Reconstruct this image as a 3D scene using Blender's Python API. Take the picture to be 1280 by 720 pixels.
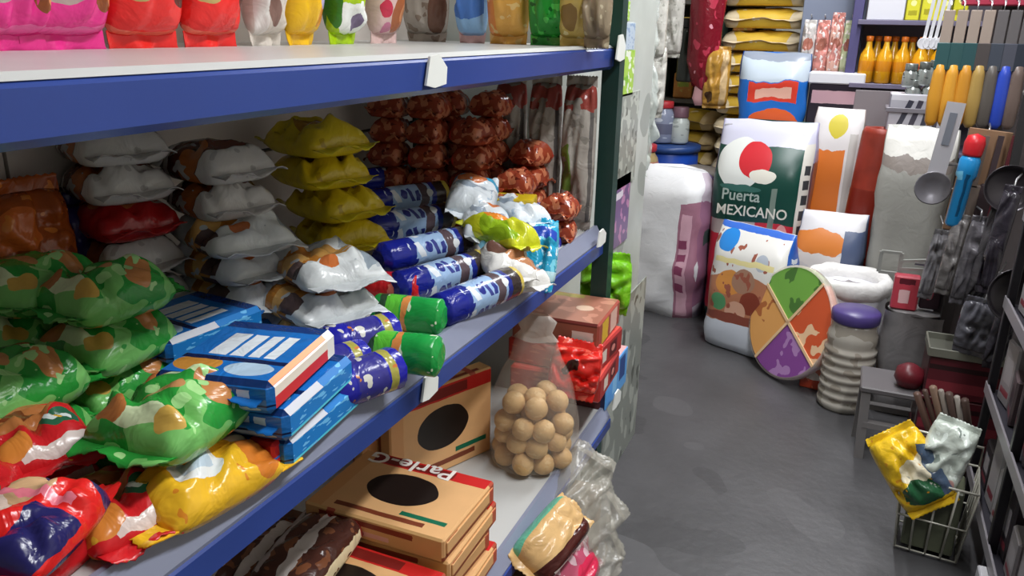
import bpy, bmesh, math, random
from mathutils import Vector, Matrix, Euler, noise
random.seed(7)
# ------------------------------------------------------------------ clear, camera, world, light
for o in list(bpy.data.objects): bpy.data.objects.remove(o)
SC = bpy.context.scene
COL = SC.collection
CAM = Vector((0, 0, 1.4)); FPX = 1000.0
def _basis():
    yv = Vector((1088-640, -(42-360), -FPX)).normalized()       # down the aisle
    zd = -Vector((569-640, -(3456-360), -FPX)).normalized()     # up
    zd = (zd - yv*zd.dot(yv)).normalized()
    xd = yv.cross(zd)
    return Matrix((xd, yv, zd))
RM = _basis()
cd = bpy.data.cameras.new('camera'); cam = bpy.data.objects.new('camera', cd); COL.objects.link(cam)
cd.sensor_width = 36; cd.lens = 36*FPX/1280; cd.clip_start = .02
cam.matrix_world = Matrix.Translation(CAM) @ RM.to_4x4()
SC.camera = cam
W = bpy.data.worlds.new('world'); SC.world = W; W.use_nodes = True
W.node_tree.nodes['Background'].inputs[0].default_value = (.80, .90, 1, 1)
W.node_tree.nodes['Background'].inputs[1].default_value = .12
VS = SC.view_settings
VS.view_transform = 'Standard'; VS.look = 'None'; VS.gamma = 1; VS.use_curve_mapping = False
VS.exposure = 0.0
LAMP_POWER = 33.0
LAMP_SPOTS = [(.52, 1.0), (-.05, 2.55), (.0, 4.05)]

def P(x, y, X=None, Y=None, Z=None):
    """point seen at pixel (x, y) of the 1280x720 photo on a plane X, Y or Z = const"""
    v = RM @ Vector((x-640, -(y-360), -FPX))
    if X is not None: t = X/v.x
    elif Y is not None: t = Y/v.y
    else: t = (Z-CAM.z)/v.z
    return CAM + v*t
R = math.radians

# ------------------------------------------------------------------ materials
def c(h):
    v = [int(h[i:i+2], 16)/255 for i in (0, 2, 4)]
    return tuple((k/12.92 if k <= .04045 else ((k+.055)/1.055)**2.4) for k in v)+(1,)
MATS = {}
def pm(name, base, shapes=(), rough=.35, warp=.03, wscale=5, bump=0, bscale=14, metallic=0, alpha=1, trans=0, emit=0,
       mottle=0, mscale=8, coords='UV', spec=.5, ior=1.45, coat=0, nobj=0):
    """printed surface: base colour, then flat shapes in UV space.
    shape = (kind, cu, cv, ru, rv, colour[, rotation]); kind 'e' ellipse, 'r' rectangle, 'n' blotches (scale, threshold, 0, 0, colour)"""
    if name in MATS: return MATS[name]
    m = bpy.data.materials.new(name); m.use_nodes = True; MATS[name] = m
    nt = m.node_tree; N = nt.nodes; L = nt.links; b = N['Principled BSDF']
    def nd(t, **k):
        n = N.new(t)
        for a, v in k.items(): setattr(n, a, v)
        return n
    tc = nd('ShaderNodeTexCoord'); vec = tc.outputs[coords]
    if shapes and warp:
        nz = nd('ShaderNodeTexNoise'); nz.inputs['Scale'].default_value = wscale; nz.inputs['Detail'].default_value = 3
        L.new(vec, nz.inputs['Vector'])
        s1 = nd('ShaderNodeVectorMath', operation='SUBTRACT'); L.new(nz.outputs['Color'], s1.inputs[0]); s1.inputs[1].default_value = (.5, .5, .5)
        s2 = nd('ShaderNodeVectorMath', operation='MULTIPLY_ADD'); L.new(s1.outputs[0], s2.inputs[0])
        s2.inputs[1].default_value = (warp*2,)*3; L.new(vec, s2.inputs[2]); wv = s2.outputs[0]
    else: wv = vec
    rgb = nd('ShaderNodeRGB'); rgb.outputs[0].default_value = c(base); cur = rgb.outputs[0]
    if mottle:
        nz = nd('ShaderNodeTexNoise'); nz.inputs['Scale'].default_value = mscale; nz.inputs['Detail'].default_value = 6
        L.new(tc.outputs['Object'] if coords == 'UV' else vec, nz.inputs['Vector'])
        mr = nd('ShaderNodeMapRange'); L.new(nz.outputs[0], mr.inputs[0]); mr.inputs[1].default_value = .3; mr.inputs[2].default_value = .7
        mr.inputs[3].default_value = 1-mottle; mr.inputs[4].default_value = 1+mottle
        mx = nd('ShaderNodeMix', data_type='RGBA', blend_type='MULTIPLY'); mx.inputs['Factor'].default_value = 1
        L.new(cur, mx.inputs['A']); L.new(mr.outputs[0], mx.inputs['B']); cur = mx.outputs['Result']
    for s in shapes:
        k, cu, cv, ru, rv, col = s[:6]
        if k == 'n':
            nz = nd('ShaderNodeTexNoise'); nz.inputs['Scale'].default_value = cu*(nobj or 1); nz.inputs['Detail'].default_value = 1.5
            mp = nd('ShaderNodeMapping'); L.new(tc.outputs['Object'] if nobj else vec, mp.inputs[0]); mp.inputs['Location'].default_value = (ru, rv, 0); L.new(mp.outputs[0], nz.inputs['Vector'])
            gt = nd('ShaderNodeMath', operation='GREATER_THAN'); L.new(nz.outputs[0], gt.inputs[0]); gt.inputs[1].default_value = cv; fac = gt.outputs[0]
        else:
            mp = nd('ShaderNodeMapping', vector_type='TEXTURE'); L.new(wv, mp.inputs[0])
            mp.inputs['Location'].default_value = (cu, cv, 0); mp.inputs['Scale'].default_value = (ru, rv, 1)
            if len(s) > 6: mp.inputs['Rotation'].default_value = (0, 0, R(s[6]))
            se = nd('ShaderNodeSeparateXYZ'); L.new(mp.outputs[0], se.inputs[0])
            if k == 'e':
                a1 = nd('ShaderNodeMath', operation='MULTIPLY'); L.new(se.outputs[0], a1.inputs[0]); L.new(se.outputs[0], a1.inputs[1])
                a2 = nd('ShaderNodeMath', operation='MULTIPLY_ADD'); L.new(se.outputs[1], a2.inputs[0]); L.new(se.outputs[1], a2.inputs[1]); L.new(a1.outputs[0], a2.inputs[2])
                last = a2
            else:
                a1 = nd('ShaderNodeMath', operation='ABSOLUTE'); L.new(se.outputs[0], a1.inputs[0])
                a2 = nd('ShaderNodeMath', operation='ABSOLUTE'); L.new(se.outputs[1], a2.inputs[0])
                last = nd('ShaderNodeMath', operation='MAXIMUM'); L.new(a1.outputs[0], last.inputs[0]); L.new(a2.outputs[0], last.inputs[1])
            lt = nd('ShaderNodeMath', operation='LESS_THAN'); L.new(last.outputs[0], lt.inputs[0]); lt.inputs[1].default_value = 1; fac = lt.outputs[0]
        mx = nd('ShaderNodeMix', data_type='RGBA'); L.new(fac, mx.inputs['Factor']); L.new(cur, mx.inputs['A']); mx.inputs['B'].default_value = c(col); cur = mx.outputs['Result']
    L.new(cur, b.inputs['Base Color'])
    b.inputs['Roughness'].default_value = rough; b.inputs['Metallic'].default_value = metallic; b.inputs['Alpha'].default_value = alpha
    b.inputs['Transmission Weight'].default_value = trans; b.inputs['Specular IOR Level'].default_value = spec; b.inputs['IOR'].default_value = ior
    b.inputs['Coat Weight'].default_value = coat
    if emit: L.new(cur, b.inputs['Emission Color']); b.inputs['Emission Strength'].default_value = emit
    if bump:
        nz = nd('ShaderNodeTexNoise'); nz.inputs['Scale'].default_value = bscale; nz.inputs['Detail'].default_value = 3; nz.inputs['Distortion'].default_value = 1.2 if coords == 'UV' else 0
        L.new(tc.outputs['Object'], nz.inputs['Vector'])
        bp = nd('ShaderNodeBump'); bp.inputs['Strength'].default_value = bump; bp.inputs['Distance'].default_value = .01
        L.new(nz.outputs[0], bp.inputs['Height']); L.new(bp.outputs[0], b.inputs['Normal'])
    return m
def flat(h, rough=.4, **k): return pm('plain_%s_%s_%s' % (h, rough, '_'.join('%s%s' % kv for kv in k.items())), h, (), rough, **k)

# ------------------------------------------------------------------ objects
def link(name, mesh, parent=None, loc=(0, 0, 0), rot=(0, 0, 0), mat=None):
    o = bpy.data.objects.new(name, mesh); COL.objects.link(o)
    o.location = loc; o.rotation_euler = rot
    if parent: o.parent = parent
    if mat is not None:
        if len(mesh.materials) == 0:
            for m in (mat if isinstance(mat, (list, tuple)) else [mat]): mesh.materials.append(m)
    return o
def tag(o, label, cat, group=None, kind=None):
    o['label'] = label; o['category'] = cat
    if group: o['group'] = group
    if kind: o['kind'] = kind
    return o
def struct(o): o['kind'] = 'structure'; return o
def empty(name, loc=(0, 0, 0), rot=(0, 0, 0)):
    o = bpy.data.objects.new(name, None); COL.objects.link(o); o.location = loc; o.rotation_euler = rot; o.empty_display_size = .05
    return o
def done(bm, name, smooth=False):
    bmesh.ops.recalc_face_normals(bm, faces=bm.faces[:])
    me = bpy.data.meshes.new(name); bm.to_mesh(me); bm.free()
    if smooth:
        for p in me.polygons: p.use_smooth = True
    return me
def box_me(w, d, h, bev=.002, base=True, smooth=False):
    """box w (x) d (y) h (z), standing on z = 0; UV 0..1 on each side; slots 0 top/bottom, 1 the -y/+y sides, 2 the -x/+x sides"""
    bm = bmesh.new(); bmesh.ops.create_cube(bm, size=1)
    for v in bm.verts: v.co = Vector((v.co.x*w, v.co.y*d, (v.co.z+(.5 if base else 0))*h))
    if bev: bmesh.ops.bevel(bm, geom=bm.edges[:], offset=bev, segments=1, affect='EDGES')
    uv = bm.loops.layers.uv.new('UVMap')
    z0 = 0 if base else -h/2
    bm.normal_update()
    for f in bm.faces:
        n = f.normal; a = max(range(3), key=lambda i: abs(n[i])); f.material_index = (2, 1, 0)[a]
        for l in f.loops:
            p = l.vert.co; u, v, t = p.x/w+.5, p.y/d+.5, (p.z-z0)/h
            l[uv].uv = ((v if n.x > 0 else 1-v, t), (u if n.y < 0 else 1-u, t), (u, v))[a]
    return done(bm, 'box', smooth)
def bar_bm(bm, a, b, w, d):
    """square bar from a to b added to bm"""
    a, b = Vector(a), Vector(b); ax = (b-a).normalized()
    s = ax.cross(Vector((0, 0, 1)) if abs(ax.z) < .9 else Vector((0, 1, 0))).normalized()*w/2; t = ax.cross(s).normalized()*d/2
    vs = [bm.verts.new(p+i*s+j*t) for p in (a, b) for i, j in ((-1, -1), (1, -1), (1, 1), (-1, 1))]
    for q in ((0, 1, 2, 3), (7, 6, 5, 4), (0, 4, 5, 1), (1, 5, 6, 2), (2, 6, 7, 3), (3, 7, 4, 0)): bm.faces.new([vs[i] for i in q])
def tube_bm(bm, pts, r, n=6):
    rings = []
    pts = [Vector(p) for p in pts]
    for i, p in enumerate(pts):
        ax = (pts[min(i+1, len(pts)-1)]-pts[max(i-1, 0)]).normalized()
        s = ax.cross(Vector((0, 0, 1)) if abs(ax.z) < .95 else Vector((0, 1, 0))).normalized(); t = ax.cross(s)
        rr = r[i] if isinstance(r, (list, tuple)) else r
        rings.append([bm.verts.new(p+(s*math.cos(2*math.pi*k/n)+t*math.sin(2*math.pi*k/n))*rr) for k in range(n)])
    for a, b in zip(rings, rings[1:]):
        for k in range(n): bm.faces.new((a[k], a[(k+1) % n], b[(k+1) % n], b[k]))
    bm.faces.new(rings[0][::-1]); bm.faces.new(rings[-1])
def tube_me(pts, r, n=6):
    bm = bmesh.new(); tube_bm(bm, pts, r, n); return done(bm, 'tube', True)
def lathe_me(prof, n=24, squash=(1, 1), wob=0, seed=0, closed=True, smooth=True):
    """prof: (radius, z) pairs bottom to top; UV u round, v up"""
    bm = bmesh.new(); uv = bm.loops.layers.uv.new('UVMap'); rings = []
    z0, z1 = min(p[1] for p in prof), max(p[1] for p in prof)
    for r, z in prof:
        ring = []
        for k in range(n):
            a = 2*math.pi*k/n; co = Vector((r*math.cos(a)*squash[0], r*math.sin(a)*squash[1], z))
            if wob: co += noise.noise_vector(co*18+Vector((seed*7.1, 0, 0)))*wob
            ring.append(bm.verts.new(co))
        rings.append(ring)
    for i in range(len(rings)-1):
        for k in range(n):
            f = bm.faces.new((rings[i][k], rings[i][(k+1) % n], rings[i+1][(k+1) % n], rings[i+1][k])); f.smooth = smooth
            for l, (kk, ii) in zip(f.loops, ((k, i), (k+1, i), (k+1, i+1), (k, i+1))):
                l[uv].uv = (kk/n, (prof[ii][1]-z0)/max(z1-z0, 1e-6))
    if closed:
        if prof[0][0] > 1e-4: bm.faces.new(rings[0][::-1])
        if prof[-1][0] > 1e-4: bm.faces.new(rings[-1])
    bmesh.ops.remove_doubles(bm, verts=bm.verts[:], dist=1e-5)
    return done(bm, 'lathe', False)
def pillow_me(w, l, t, seed=0, wr=.006, nx=22, ny=28, pw=3.0, low=.3):
    """filled bag lying on z = 0: w across (x), l along (y), t thick; UV = plan view"""
    bm = bmesh.new(); uv = bm.loops.layers.uv.new('UVMap'); off = Vector((seed*3.7, seed*1.3, 0))
    rg_ = random.Random(seed*31+5); creases = []
    for _ in range(9):                                    # sharp folds running in from the rim
        a = rg_.uniform(0, 2*math.pi); creases.append((rg_.uniform(-1, 1), rg_.uniform(-1, 1), math.cos(a), math.sin(a), rg_.uniform(.5, 1.3), rg_.uniform(.3, .7)))
    def pt(i, j, s):
        u, v = 2*i/nx-1, 2*j/ny-1
        pu = max(0, 1-abs(u)**pw)**.5; pv = max(0, 1-abs(v)**4)**.55
        nar = 1-.07*(1-abs(v)**3)*0-.05*(1-pv)
        x = u*w/2*(.93+.07*pv)*nar; y = v*l/2*(.96+.04*pu)
        h = pu*pv
        q = Vector((x, y, 0))
        n1 = noise.noise(q*16+off)*wr*h + noise.noise(q*45+off)*wr*.5*h + noise.noise(Vector((x*60, y*8, seed)))*wr*.8*(1-pv*.7)
        for cu_, cv_, ca_, sa_, dp_, ln_ in creases:
            d_ = (u-cu_)*sa_-(v-cv_)*ca_; e_ = (u-cu_)*ca_+(v-cv_)*sa_
            n1 -= wr*1.1*dp_*math.exp(-(d_/.11)**2-(e_/ln_)**2)*min(1, h*1.5)
            n1 += wr*.7*dp_*math.exp(-((d_-.2)/.12)**2-(e_/ln_)**2)*min(1, h*1.5)
        z = t*low + (t*(1-low)*h+n1 if s > 0 else -t*low*min(1, h*1.6))
        return Vector((x, y, z))
    top = [[bm.verts.new(pt(i, j, 1)) for j in range(ny+1)] for i in range(nx+1)]
    bot = [[top[i][j] if i in (0, nx) or j in (0, ny) else bm.verts.new(pt(i, j, -1)) for j in range(ny+1)] for i in range(nx+1)]
    def cum(vs):                                         # print follows the film: UV by arc length over the top
        o_ = [0]
        for a_, b_ in zip(vs, vs[1:]): o_.append(o_[-1]+(b_.co-a_.co).length)
        return [q/o_[-1] for q in o_]
    UU = [cum([top[i][j] for i in range(nx+1)]) for j in range(ny+1)]
    VV = [cum([top[i][j] for j in range(ny+1)]) for i in range(nx+1)]
    for g, fl in ((top, 0), (bot, 1)):
        for i in range(nx):
            for j in range(ny):
                q = [(i, j), (i+1, j), (i+1, j+1), (i, j+1)]
                if fl: q = q[::-1]
                f = bm.faces.new([g[a][b] for a, b in q]); f.smooth = True; f.material_index = 0
                for lp, (a, b) in zip(f.loops, q): lp[uv].uv = (UU[b][a], VV[a][b])
    me = bpy.data.meshes.new('pillow'); bm.to_mesh(me); bm.free(); return me
def seal_me(w, s, t, seed=0, n=22):
    """crimped end seal: a thin wavy strip with a saw-tooth edge, reaching +y from y = 0"""
    bm = bmesh.new(); rows = []
    for j, y in enumerate((-.006, s*.4, s*.75, s)):
        for side in (1, -1):
            row = []
            for i in range(n+1):
                u = 2*i/n-1
                z = math.sin(u*5+seed)*t*.10*(j/3)+noise.noise(Vector((u*3, j, seed)))*t*.12*j/3
                yy = y+(.0022 if (i % 2 and j == 3) else 0)
                row.append(bm.verts.new((u*w/2*(.93-.02*j+.03*(j == 3)), yy, z+side*.0005)))
            rows.append(row)
    for j in range(3):
        for side in (0, 1):
            a, b = rows[2*j+side], rows[2*j+2+side]
            for i in range(n): bm.faces.new((a[i], a[i+1], b[i+1], b[i]))
    a, b = rows[-2], rows[-1]
    for i in range(n): bm.faces.new((a[i], a[i+1], b[i+1], b[i]))
    return done(bm, 'seal', True)
PK = {}
def packet_kind(kind, w, l, t, mat, smat=None, seal=.014, wr=.006, variants=3, pw=3.0, low=.3):
    PK[kind] = dict(body=[pillow_me(w, l, t, s+len(PK)*5, wr, pw=pw, low=low) for s in range(variants)], seal=seal_me(w, seal, t, len(PK)), l=l, t=t*low, th=t)
    for b in PK[kind]['body']: b.materials.append(mat)
    PK[kind]['seal'].materials.append(smat or mat)
CNT = [0]
def packet(kind, name, loc, rot, label, cat='packet', group=None, var=None):
    """a sealed bag: body > two crimped end seals; loc is the centre of its underside"""
    k = PK[kind]; CNT[0] += 1
    o = link(name, k['body'][(CNT[0] if var is None else var) % len(k['body'])], None, loc, rot)
    for s in (1, -1):
        link('end_seal', k['seal'], o, (0, s*k['l']/2, k['t']), (0, 0, 0 if s > 0 else math.pi))
    return tag(o, label, cat, group)
def ctr(x, y, base, t): return Vector(P(x, y, Z=base+t*.5)[:2]+(base,)) if False else Vector((*P(x, y, Z=base+t*.5).xy, base))
def roll_me(l, r, seed=0, n=18):
    """wrapped biscuit roll lying along y on z = 0, pinched fins at both ends; UV u along, v round"""
    bm = bmesh.new(); uv = bm.loops.layers.uv.new('UVMap')
    st = [(-.5, .62, .55), (-.475, .75, .7), (-.455, .95, .93), (-.44, 1, 1), (-.25, 1, 1), (0, 1, 1), (.25, 1, 1), (.44, 1, 1), (.455, .95, .93), (.475, .75, .7), (.5, .62, .55)]
    rings = []
    for y, sx, sz in st:
        ring = []
        for k in range(n):
            a = 2*math.pi*k/n; wv = 1+.035*math.sin(a*9+seed)*(abs(y) > .45)+noise.noise(Vector((math.cos(a)*2, y*14, seed+math.sin(a)*2)))*.05
            ring.append(bm.verts.new((math.cos(a)*r*sx*wv, y*l, r+math.sin(a)*r*sz*wv)))
        rings.append(ring)
    for i in range(len(rings)-1):
        for k in range(n):
            f = bm.faces.new((rings[i][k], rings[i][(k+1) % n], rings[i+1][(k+1) % n], rings[i+1][k])); f.smooth = True
            for lp, (kk, ii) in zip(f.loops, ((k, i), (k+1, i), (k+1, i+1), (k, i+1))): lp[uv].uv = (st[ii][0]+.5, kk/n)
    bm.faces.new(rings[0]); bm.faces.new(rings[-1][::-1])
    return done(bm, 'roll')
def sack_me(w, d, h, top='flat', seed=0, wr=.012, n=32, m=18, lean=0):
    """filled upright sack on z = 0; front is -y; UV front plan; slots 0 front/back, 1 sides"""
    bm = bmesh.new(); uv = bm.loops.layers.uv.new('UVMap'); rings = []
    for j in range(m+1):
        v = j/m; z = h*v
        bw = 1-.10*(1-min(1, v*6))**2-.03*math.sin(v*math.pi*2)
        bd = (1-.22*(1-min(1, v*5))**2)*(1+.06*math.sin(v*math.pi))
        if top == 'flat':
            if v > .72: bd *= max(.06, 1-((v-.72)/.28)**1.6*.95)
        elif top == 'round':
            k = max(0, (v-.70)/.30); bd *= max(.05, (1-k**2.2))**.6+.02; bw *= 1-.25*k**2.5
        elif top == 'open': pass
        ring = []
        for i in range(n):
            a = 2*math.pi*i/n; ca, sa = math.cos(a), math.sin(a)
            x = math.copysign(abs(ca)**.45, ca)*w/2*bw; y = math.copysign(abs(sa)**.55, sa)*d/2*bd
            q = Vector((x, y, z)); nn = noise.noise_vector(q*7+Vector((seed*5.3, 0, 0)))*wr+noise.noise_vector(q*19+Vector((seed, 2, 0)))*wr*.4
            if j == 0: nn.z = 0
            ring.append(bm.verts.new(q+Vector((nn.x, nn.y+lean*v*v, max(nn.z, -z)))))
        rings.append(ring)
    for j in range(m):
        for i in range(n):
            ids = ((i, j), ((i+1) % n, j), ((i+1) % n, j+1), (i, j+1))
            f = bm.faces.new([rings[b][a] for a, b in ids]); f.smooth = True
            am = 2*math.pi*(i+.5)/n; f.material_index = 0 if abs(math.cos(am)) < .93 else 1
            for lp, (a, b) in zip(f.loops, ids):
                co = rings[b][a].co
                lp[uv].uv = (co.x/w+.5, b/m) if f.material_index == 0 else (co.y/d+.5, b/m)
    bm.faces.new(rings[0][::-1])
    if top != 'open': bm.faces.new(rings[-1])
    return done(bm, 'sack')
def text_ob(s, size, parent, loc, rot, mat, name='lettering', sx=1, shear=0):
    cu = bpy.data.curves.new('t', 'FONT'); cu.body = s; cu.size = size; cu.align_x = 'CENTER'; cu.align_y = 'CENTER'; cu.shear = shear
    cu.extrude = .0003; cu.offset = size*.012; cu.resolution_u = 3
    o = bpy.data.objects.new('t', cu); COL.objects.link(o); bpy.context.view_layer.update()
    me = bpy.data.meshes.new_from_object(o.evaluated_get(bpy.context.evaluated_depsgraph_get()))
    bpy.data.objects.remove(o); me.materials.clear(); me.materials.append(mat)
    t = link(name, me, parent, loc, rot); t.scale = (sx, 1, 1); return t
def copy_tree(o, loc, rot, label, parent=None):
    k = o.copy(); COL.objects.link(k); k.location = loc; k.rotation_euler = rot
    if label: k['label'] = label
    for ch in o.children:
        d = ch.copy(); COL.objects.link(d); d.parent = k
        for g in ch.children:
            e = g.copy(); COL.objects.link(e); e.parent = d
    return k

# ================================================================== THE SHELL
m_floor = pm('floor_concrete', '4c4b4d', [('n', 3.0, .60, 1.2, 0, '434244'), ('n', 2.0, .66, 5, 3, '555456')], rough=.42, mottle=.16, mscale=5, bump=.15, bscale=30, coords='Object', warp=0)
m_wall = pm('wall_plaster', 'c8c4bb', rough=.8, mottle=.06, mscale=3)
m_ceil = pm('ceiling_plaster', 'd2d0ca', rough=.85, mottle=.03)
XL, XR, YB, YF, ZC = -1.75, 1.45, -1.6, 5.9, 2.65
def slab(name, x0, x1, y0, y1, z0, z1, mat):
    return struct(link(name, box_me(x1-x0, y1-y0, z1-z0, 0), None, ((x0+x1)/2, (y0+y1)/2, z0), (0, 0, 0), [mat]*3))
slab('floor', XL, XR, YB, YF, -.06, 0, m_floor)
slab('ceiling', XL, XR, YB, YF, ZC, ZC+.06, m_ceil)
slab('wall_left', XL-.06, XL, YB, YF, 0, ZC, m_wall)
slab('wall_right', XR, XR+.06, YB, YF, 0, ZC, m_wall)
slab('wall_back', XL, XR, YF, YF+.06, 0, ZC, m_wall)
slab('wall_front', XL, XR, YB-.06, YB, 0, ZC, m_wall)
m_tube = pm('lit_tube', 'f4f8ff', emit=14, rough=.4)
for i, (lx, ly) in enumerate(LAMP_SPOTS):
    t = empty('tube_lamp', (lx, ly, ZC-.09))
    link('housing', box_me(.09, 1.25, .05, .004), t, (0, 0, .04), mat=[flat('e6e6e2')]*3)
    link('tube', tube_me([(0, -.58, 0), (0, .58, 0)], .015, 10), t, (0, 0, .015), mat=m_tube)
    for s in (-1, 1): link('end_cap', box_me(.04, .02, .05, .003), t, (0, s*.6, -.005), mat=[flat('d8d8d4')]*3)
    tag(t, ['white fluorescent tube lamp on the ceiling above the near aisle', 'white fluorescent tube lamp on the ceiling over the bend of the aisle', 'white fluorescent tube lamp on the ceiling at the far end'][i], 'lamp', 'ceiling tube lamps')
    ld = bpy.data.lights.new('tube_light', 'AREA'); ld.shape = 'RECTANGLE'; ld.size = .12; ld.size_y = 1.2; ld.energy = LAMP_POWER; ld.color = (.97, .985, 1)
    lo = bpy.data.objects.new('tube_light', ld); COL.objects.link(lo); lo.parent = t; lo.location = (0, 0, -.03)

# ================================================================== THE GONDOLA SHELF
m_blue = pm('blue_shelf_paint', '31478f', rough=.25, mottle=.05, mscale=6, coords='Object')
m_grey = pm('grey_price_rail', '868ba0', rough=.35, mottle=.05, mscale=9, coords='Object')
m_white = pm('white_shelf_paint', 'c6c7c5', rough=.32, mottle=.04, mscale=7, coords='Object')
m_post = pm('green_post_paint', '1d3d38', rough=.4, mottle=.1, mscale=12, coords='Object')
m_back = pm('back_panel_paint', 'c6bdb6', rough=.55, mottle=.06, mscale=5, coords='Object')
Y0, Y1, XB = -.35, 1.56, -.90
gond = empty('gondola_shelf', (-.66, .6, 0))
tag(gond, 'long shelf unit with blue edged white shelves and dark green posts left of the aisle', 'shelf')
def gpart(name, me, mat): o = link(name, me, gond, (.66, -.6, 0), mat=mat); return o
def extrude_prof(prof, y0, y1):
    bm = bmesh.new(); a = [bm.verts.new((x, y0, z)) for x, z in prof]; b = [bm.verts.new((x, y1, z)) for x, z in prof]
    n = len(prof)
    for i in range(n): bm.faces.new((a[i], a[(i+1) % n], b[(i+1) % n], b[i]))
    bm.faces.new(a[::-1]); bm.faces.new(b); return done(bm, 'prof')
SU, SM, SL, SB = 1.368, 1.004, .600, .15
for (zs, xf, grey, tot) in ((SU, -.45, .004, .044), (SM, -.45, .022, .058), (SL, -.41, .020, .050), (SB, -.36, .018, .06)):
    g = grey
    gpart('shelf_board', extrude_prof([(XB, zs), (xf-.02, zs), (xf-.02, zs-.03), (XB, zs-.03)], Y0, Y1), m_white)
    rp = gpart('shelf_edge', extrude_prof([(xf-.02, zs-.004), (xf-.004, zs-g), (xf, zs-g-.004), (xf, zs-tot+.006), (xf-.006, zs-tot), (xf-.018, zs-tot), (xf-.02, zs-.03)], Y0, Y1), m_blue)
    gr = [(xf-.0225, zs+.006), (xf-.016, zs+.0065), (xf-.0015, zs-g+.002), (xf-.0025, zs-g-.003), (xf-.02, zs-.003)] if g > .01 else [(xf-.0225, zs+.001), (xf-.010, zs+.001), (xf-.002, zs-.004), (xf-.006, zs-.005), (xf-.02, zs-.003)]
    link('price_rail', extrude_prof(gr, Y0, Y1), rp, (0, 0, 0), mat=m_grey if g > .01 else m_white)
# clipped-on white price tags on the edges
m_tag = pm('white_tag', 'e9ebe6', rough=.45)
def tagpart(x, y, xf, w=.03, h=.036, tilt=0):
    p = P(x, y, X=xf+.004)
    bm = bmesh.new(); pts = [(-.5, -.4), (-.1, -.5), (.45, -.42), (.5, .1), (.12, .5), (-.30, .46)]
    for s in (-1, 1): pass
    f = [bm.verts.new((.0015*s, a*w, b*h)) for s in (1, -1) for a, b in pts]
    n = len(pts); bm.faces.new(f[:n]); bm.faces.new(f[n:][::-1])
    for i in range(n): bm.faces.new((f[i], f[n+i], f[n+(i+1) % n], f[(i+1) % n]))
    o = link('price_tag', done(bm, 'tag'), gond, p-Vector((-.66, .6, 0)), (R(tilt), 0, 0), m_tag)
tagpart(545, 89, -.45, .05, .036); tagpart(537, 482, -.45, .042, .034); tagpart(776, 60, -.44, .06, .05); tagpart(752, 297, -.44, .055, .034); tagpart(771, 498, -.405, .06, .04)
# posts
for py in (1.585, -.36): gpart('post', extrude_prof([(-.475, 0), (-.44, 0), (-.44, 2.1), (-.475, 2.1)], py-.018, py+.018), m_post)
gpart('post', extrude_prof([(-.93, 0), (-.89, 0), (-.89, 2.1), (-.93, 2.1)], 1.56, 1.60), m_post)
for y0, y1 in ((Y0, .62), (.625, Y1)):                                    # back boards, one per course
    z = .15
    while z < 2.0:
        z1 = min({0: .60, 1: .60}.get(0), 0) or z
        nz = {0.15: .42, .42: .69, .69: .96, .96: 1.195, 1.195: 1.43, 1.43: 1.66, 1.66: 1.9, 1.9: 2.1}.get(round(z, 3), z+.25)
        gpart('back_board', extrude_prof([(XB-.015, z+.003), (XB, z+.003), (XB, nz-.003), (XB-.015, nz-.003)], y0, y1), m_back)
        z = nz
gpart('back_frame', extrude_prof([(XB-.03, .05), (XB-.016, .05), (XB-.016, 2.1), (XB-.03, 2.1)], Y0, Y1), flat('2c2a2a', .6))
gpart('kick_plate', extrude_prof([(-.40, 0), (-.385, 0), (-.385, .09), (-.40, .09)], Y0, Y1), m_blue)

# ================================================================== PACKET KINDS
def foil(name, base, shapes, **k):
    kw = dict(rough=.22, bump=.45, bscale=24, warp=.04, nobj=9); kw.update(k); return pm(name, base, shapes, **kw)
mt_green = foil('crisp_green', '2f9a3c', [('n', 2.6, .55, 0, 0, '7cc46a'), ('e', .5, .2, .3, .06, 'd7e6b8'), ('e', .48, .70, .2, .05, 'cfe3ae'), ('e', .28, .22, .15, .09, 'b9743f'), ('e', .72, .66, .17, .10, 'c4844c'), ('e', .22, .72, .14, .09, 'b06a3a'), ('e', .76, .2, .10, .07, 'cfa850'), ('e', .5, .46, .12, .06, 'c08a58'), ('e', .5, .9, .12, .05, 'bd8048'), ('n', 4.5, .63, 3, 1, 'a8dc90')])
mt_yel = foil('snack_yellow', 'f2bd2c', [('e', .5, .40, .22, .17, 'eef0f0'), ('e', .5, .40, .13, .10, 'c2d2e0'), ('e', .68, .82, .3, .13, 'd97f2e'), ('e', .25, .80, .16, .1, 'f0e2b8'), ('n', 6, .68, 4, 4, 'e58f2b')])
mt_red = foil('snack_red', 'd3242a', [('e', .4, .62, .34, .24, 'b97440'), ('e', .4, .62, .13, .09, '7a3a1e'), ('e', .70, .34, .17, .12, '2f6a4c'), ('e', .70, .34, .12, .075, 'dfe8e4'), ('r', .55, .1, .3, .05, 'e9d8d0'), ('e', .2, .2, .2, .12, 'e08a3a'), ('n', 7, .69, 1, 1, 'e8b53a')])
mt_rednavy = foil('snack_red_navy', 'dd2422', [('r', .75, .25, .2, .28, '25235c'), ('r', .3, .36, .13, .24, 'e8cfc0'), ('r', .32, .36, .07, .12, '8a6a5e'), ('e', .42, .75, .16, .22, 'cda57c'), ('r', .6, .9, .4, .07, '3a2c5e'), ('r', .5, .62, .3, .03, 'ec7f90')])
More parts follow.
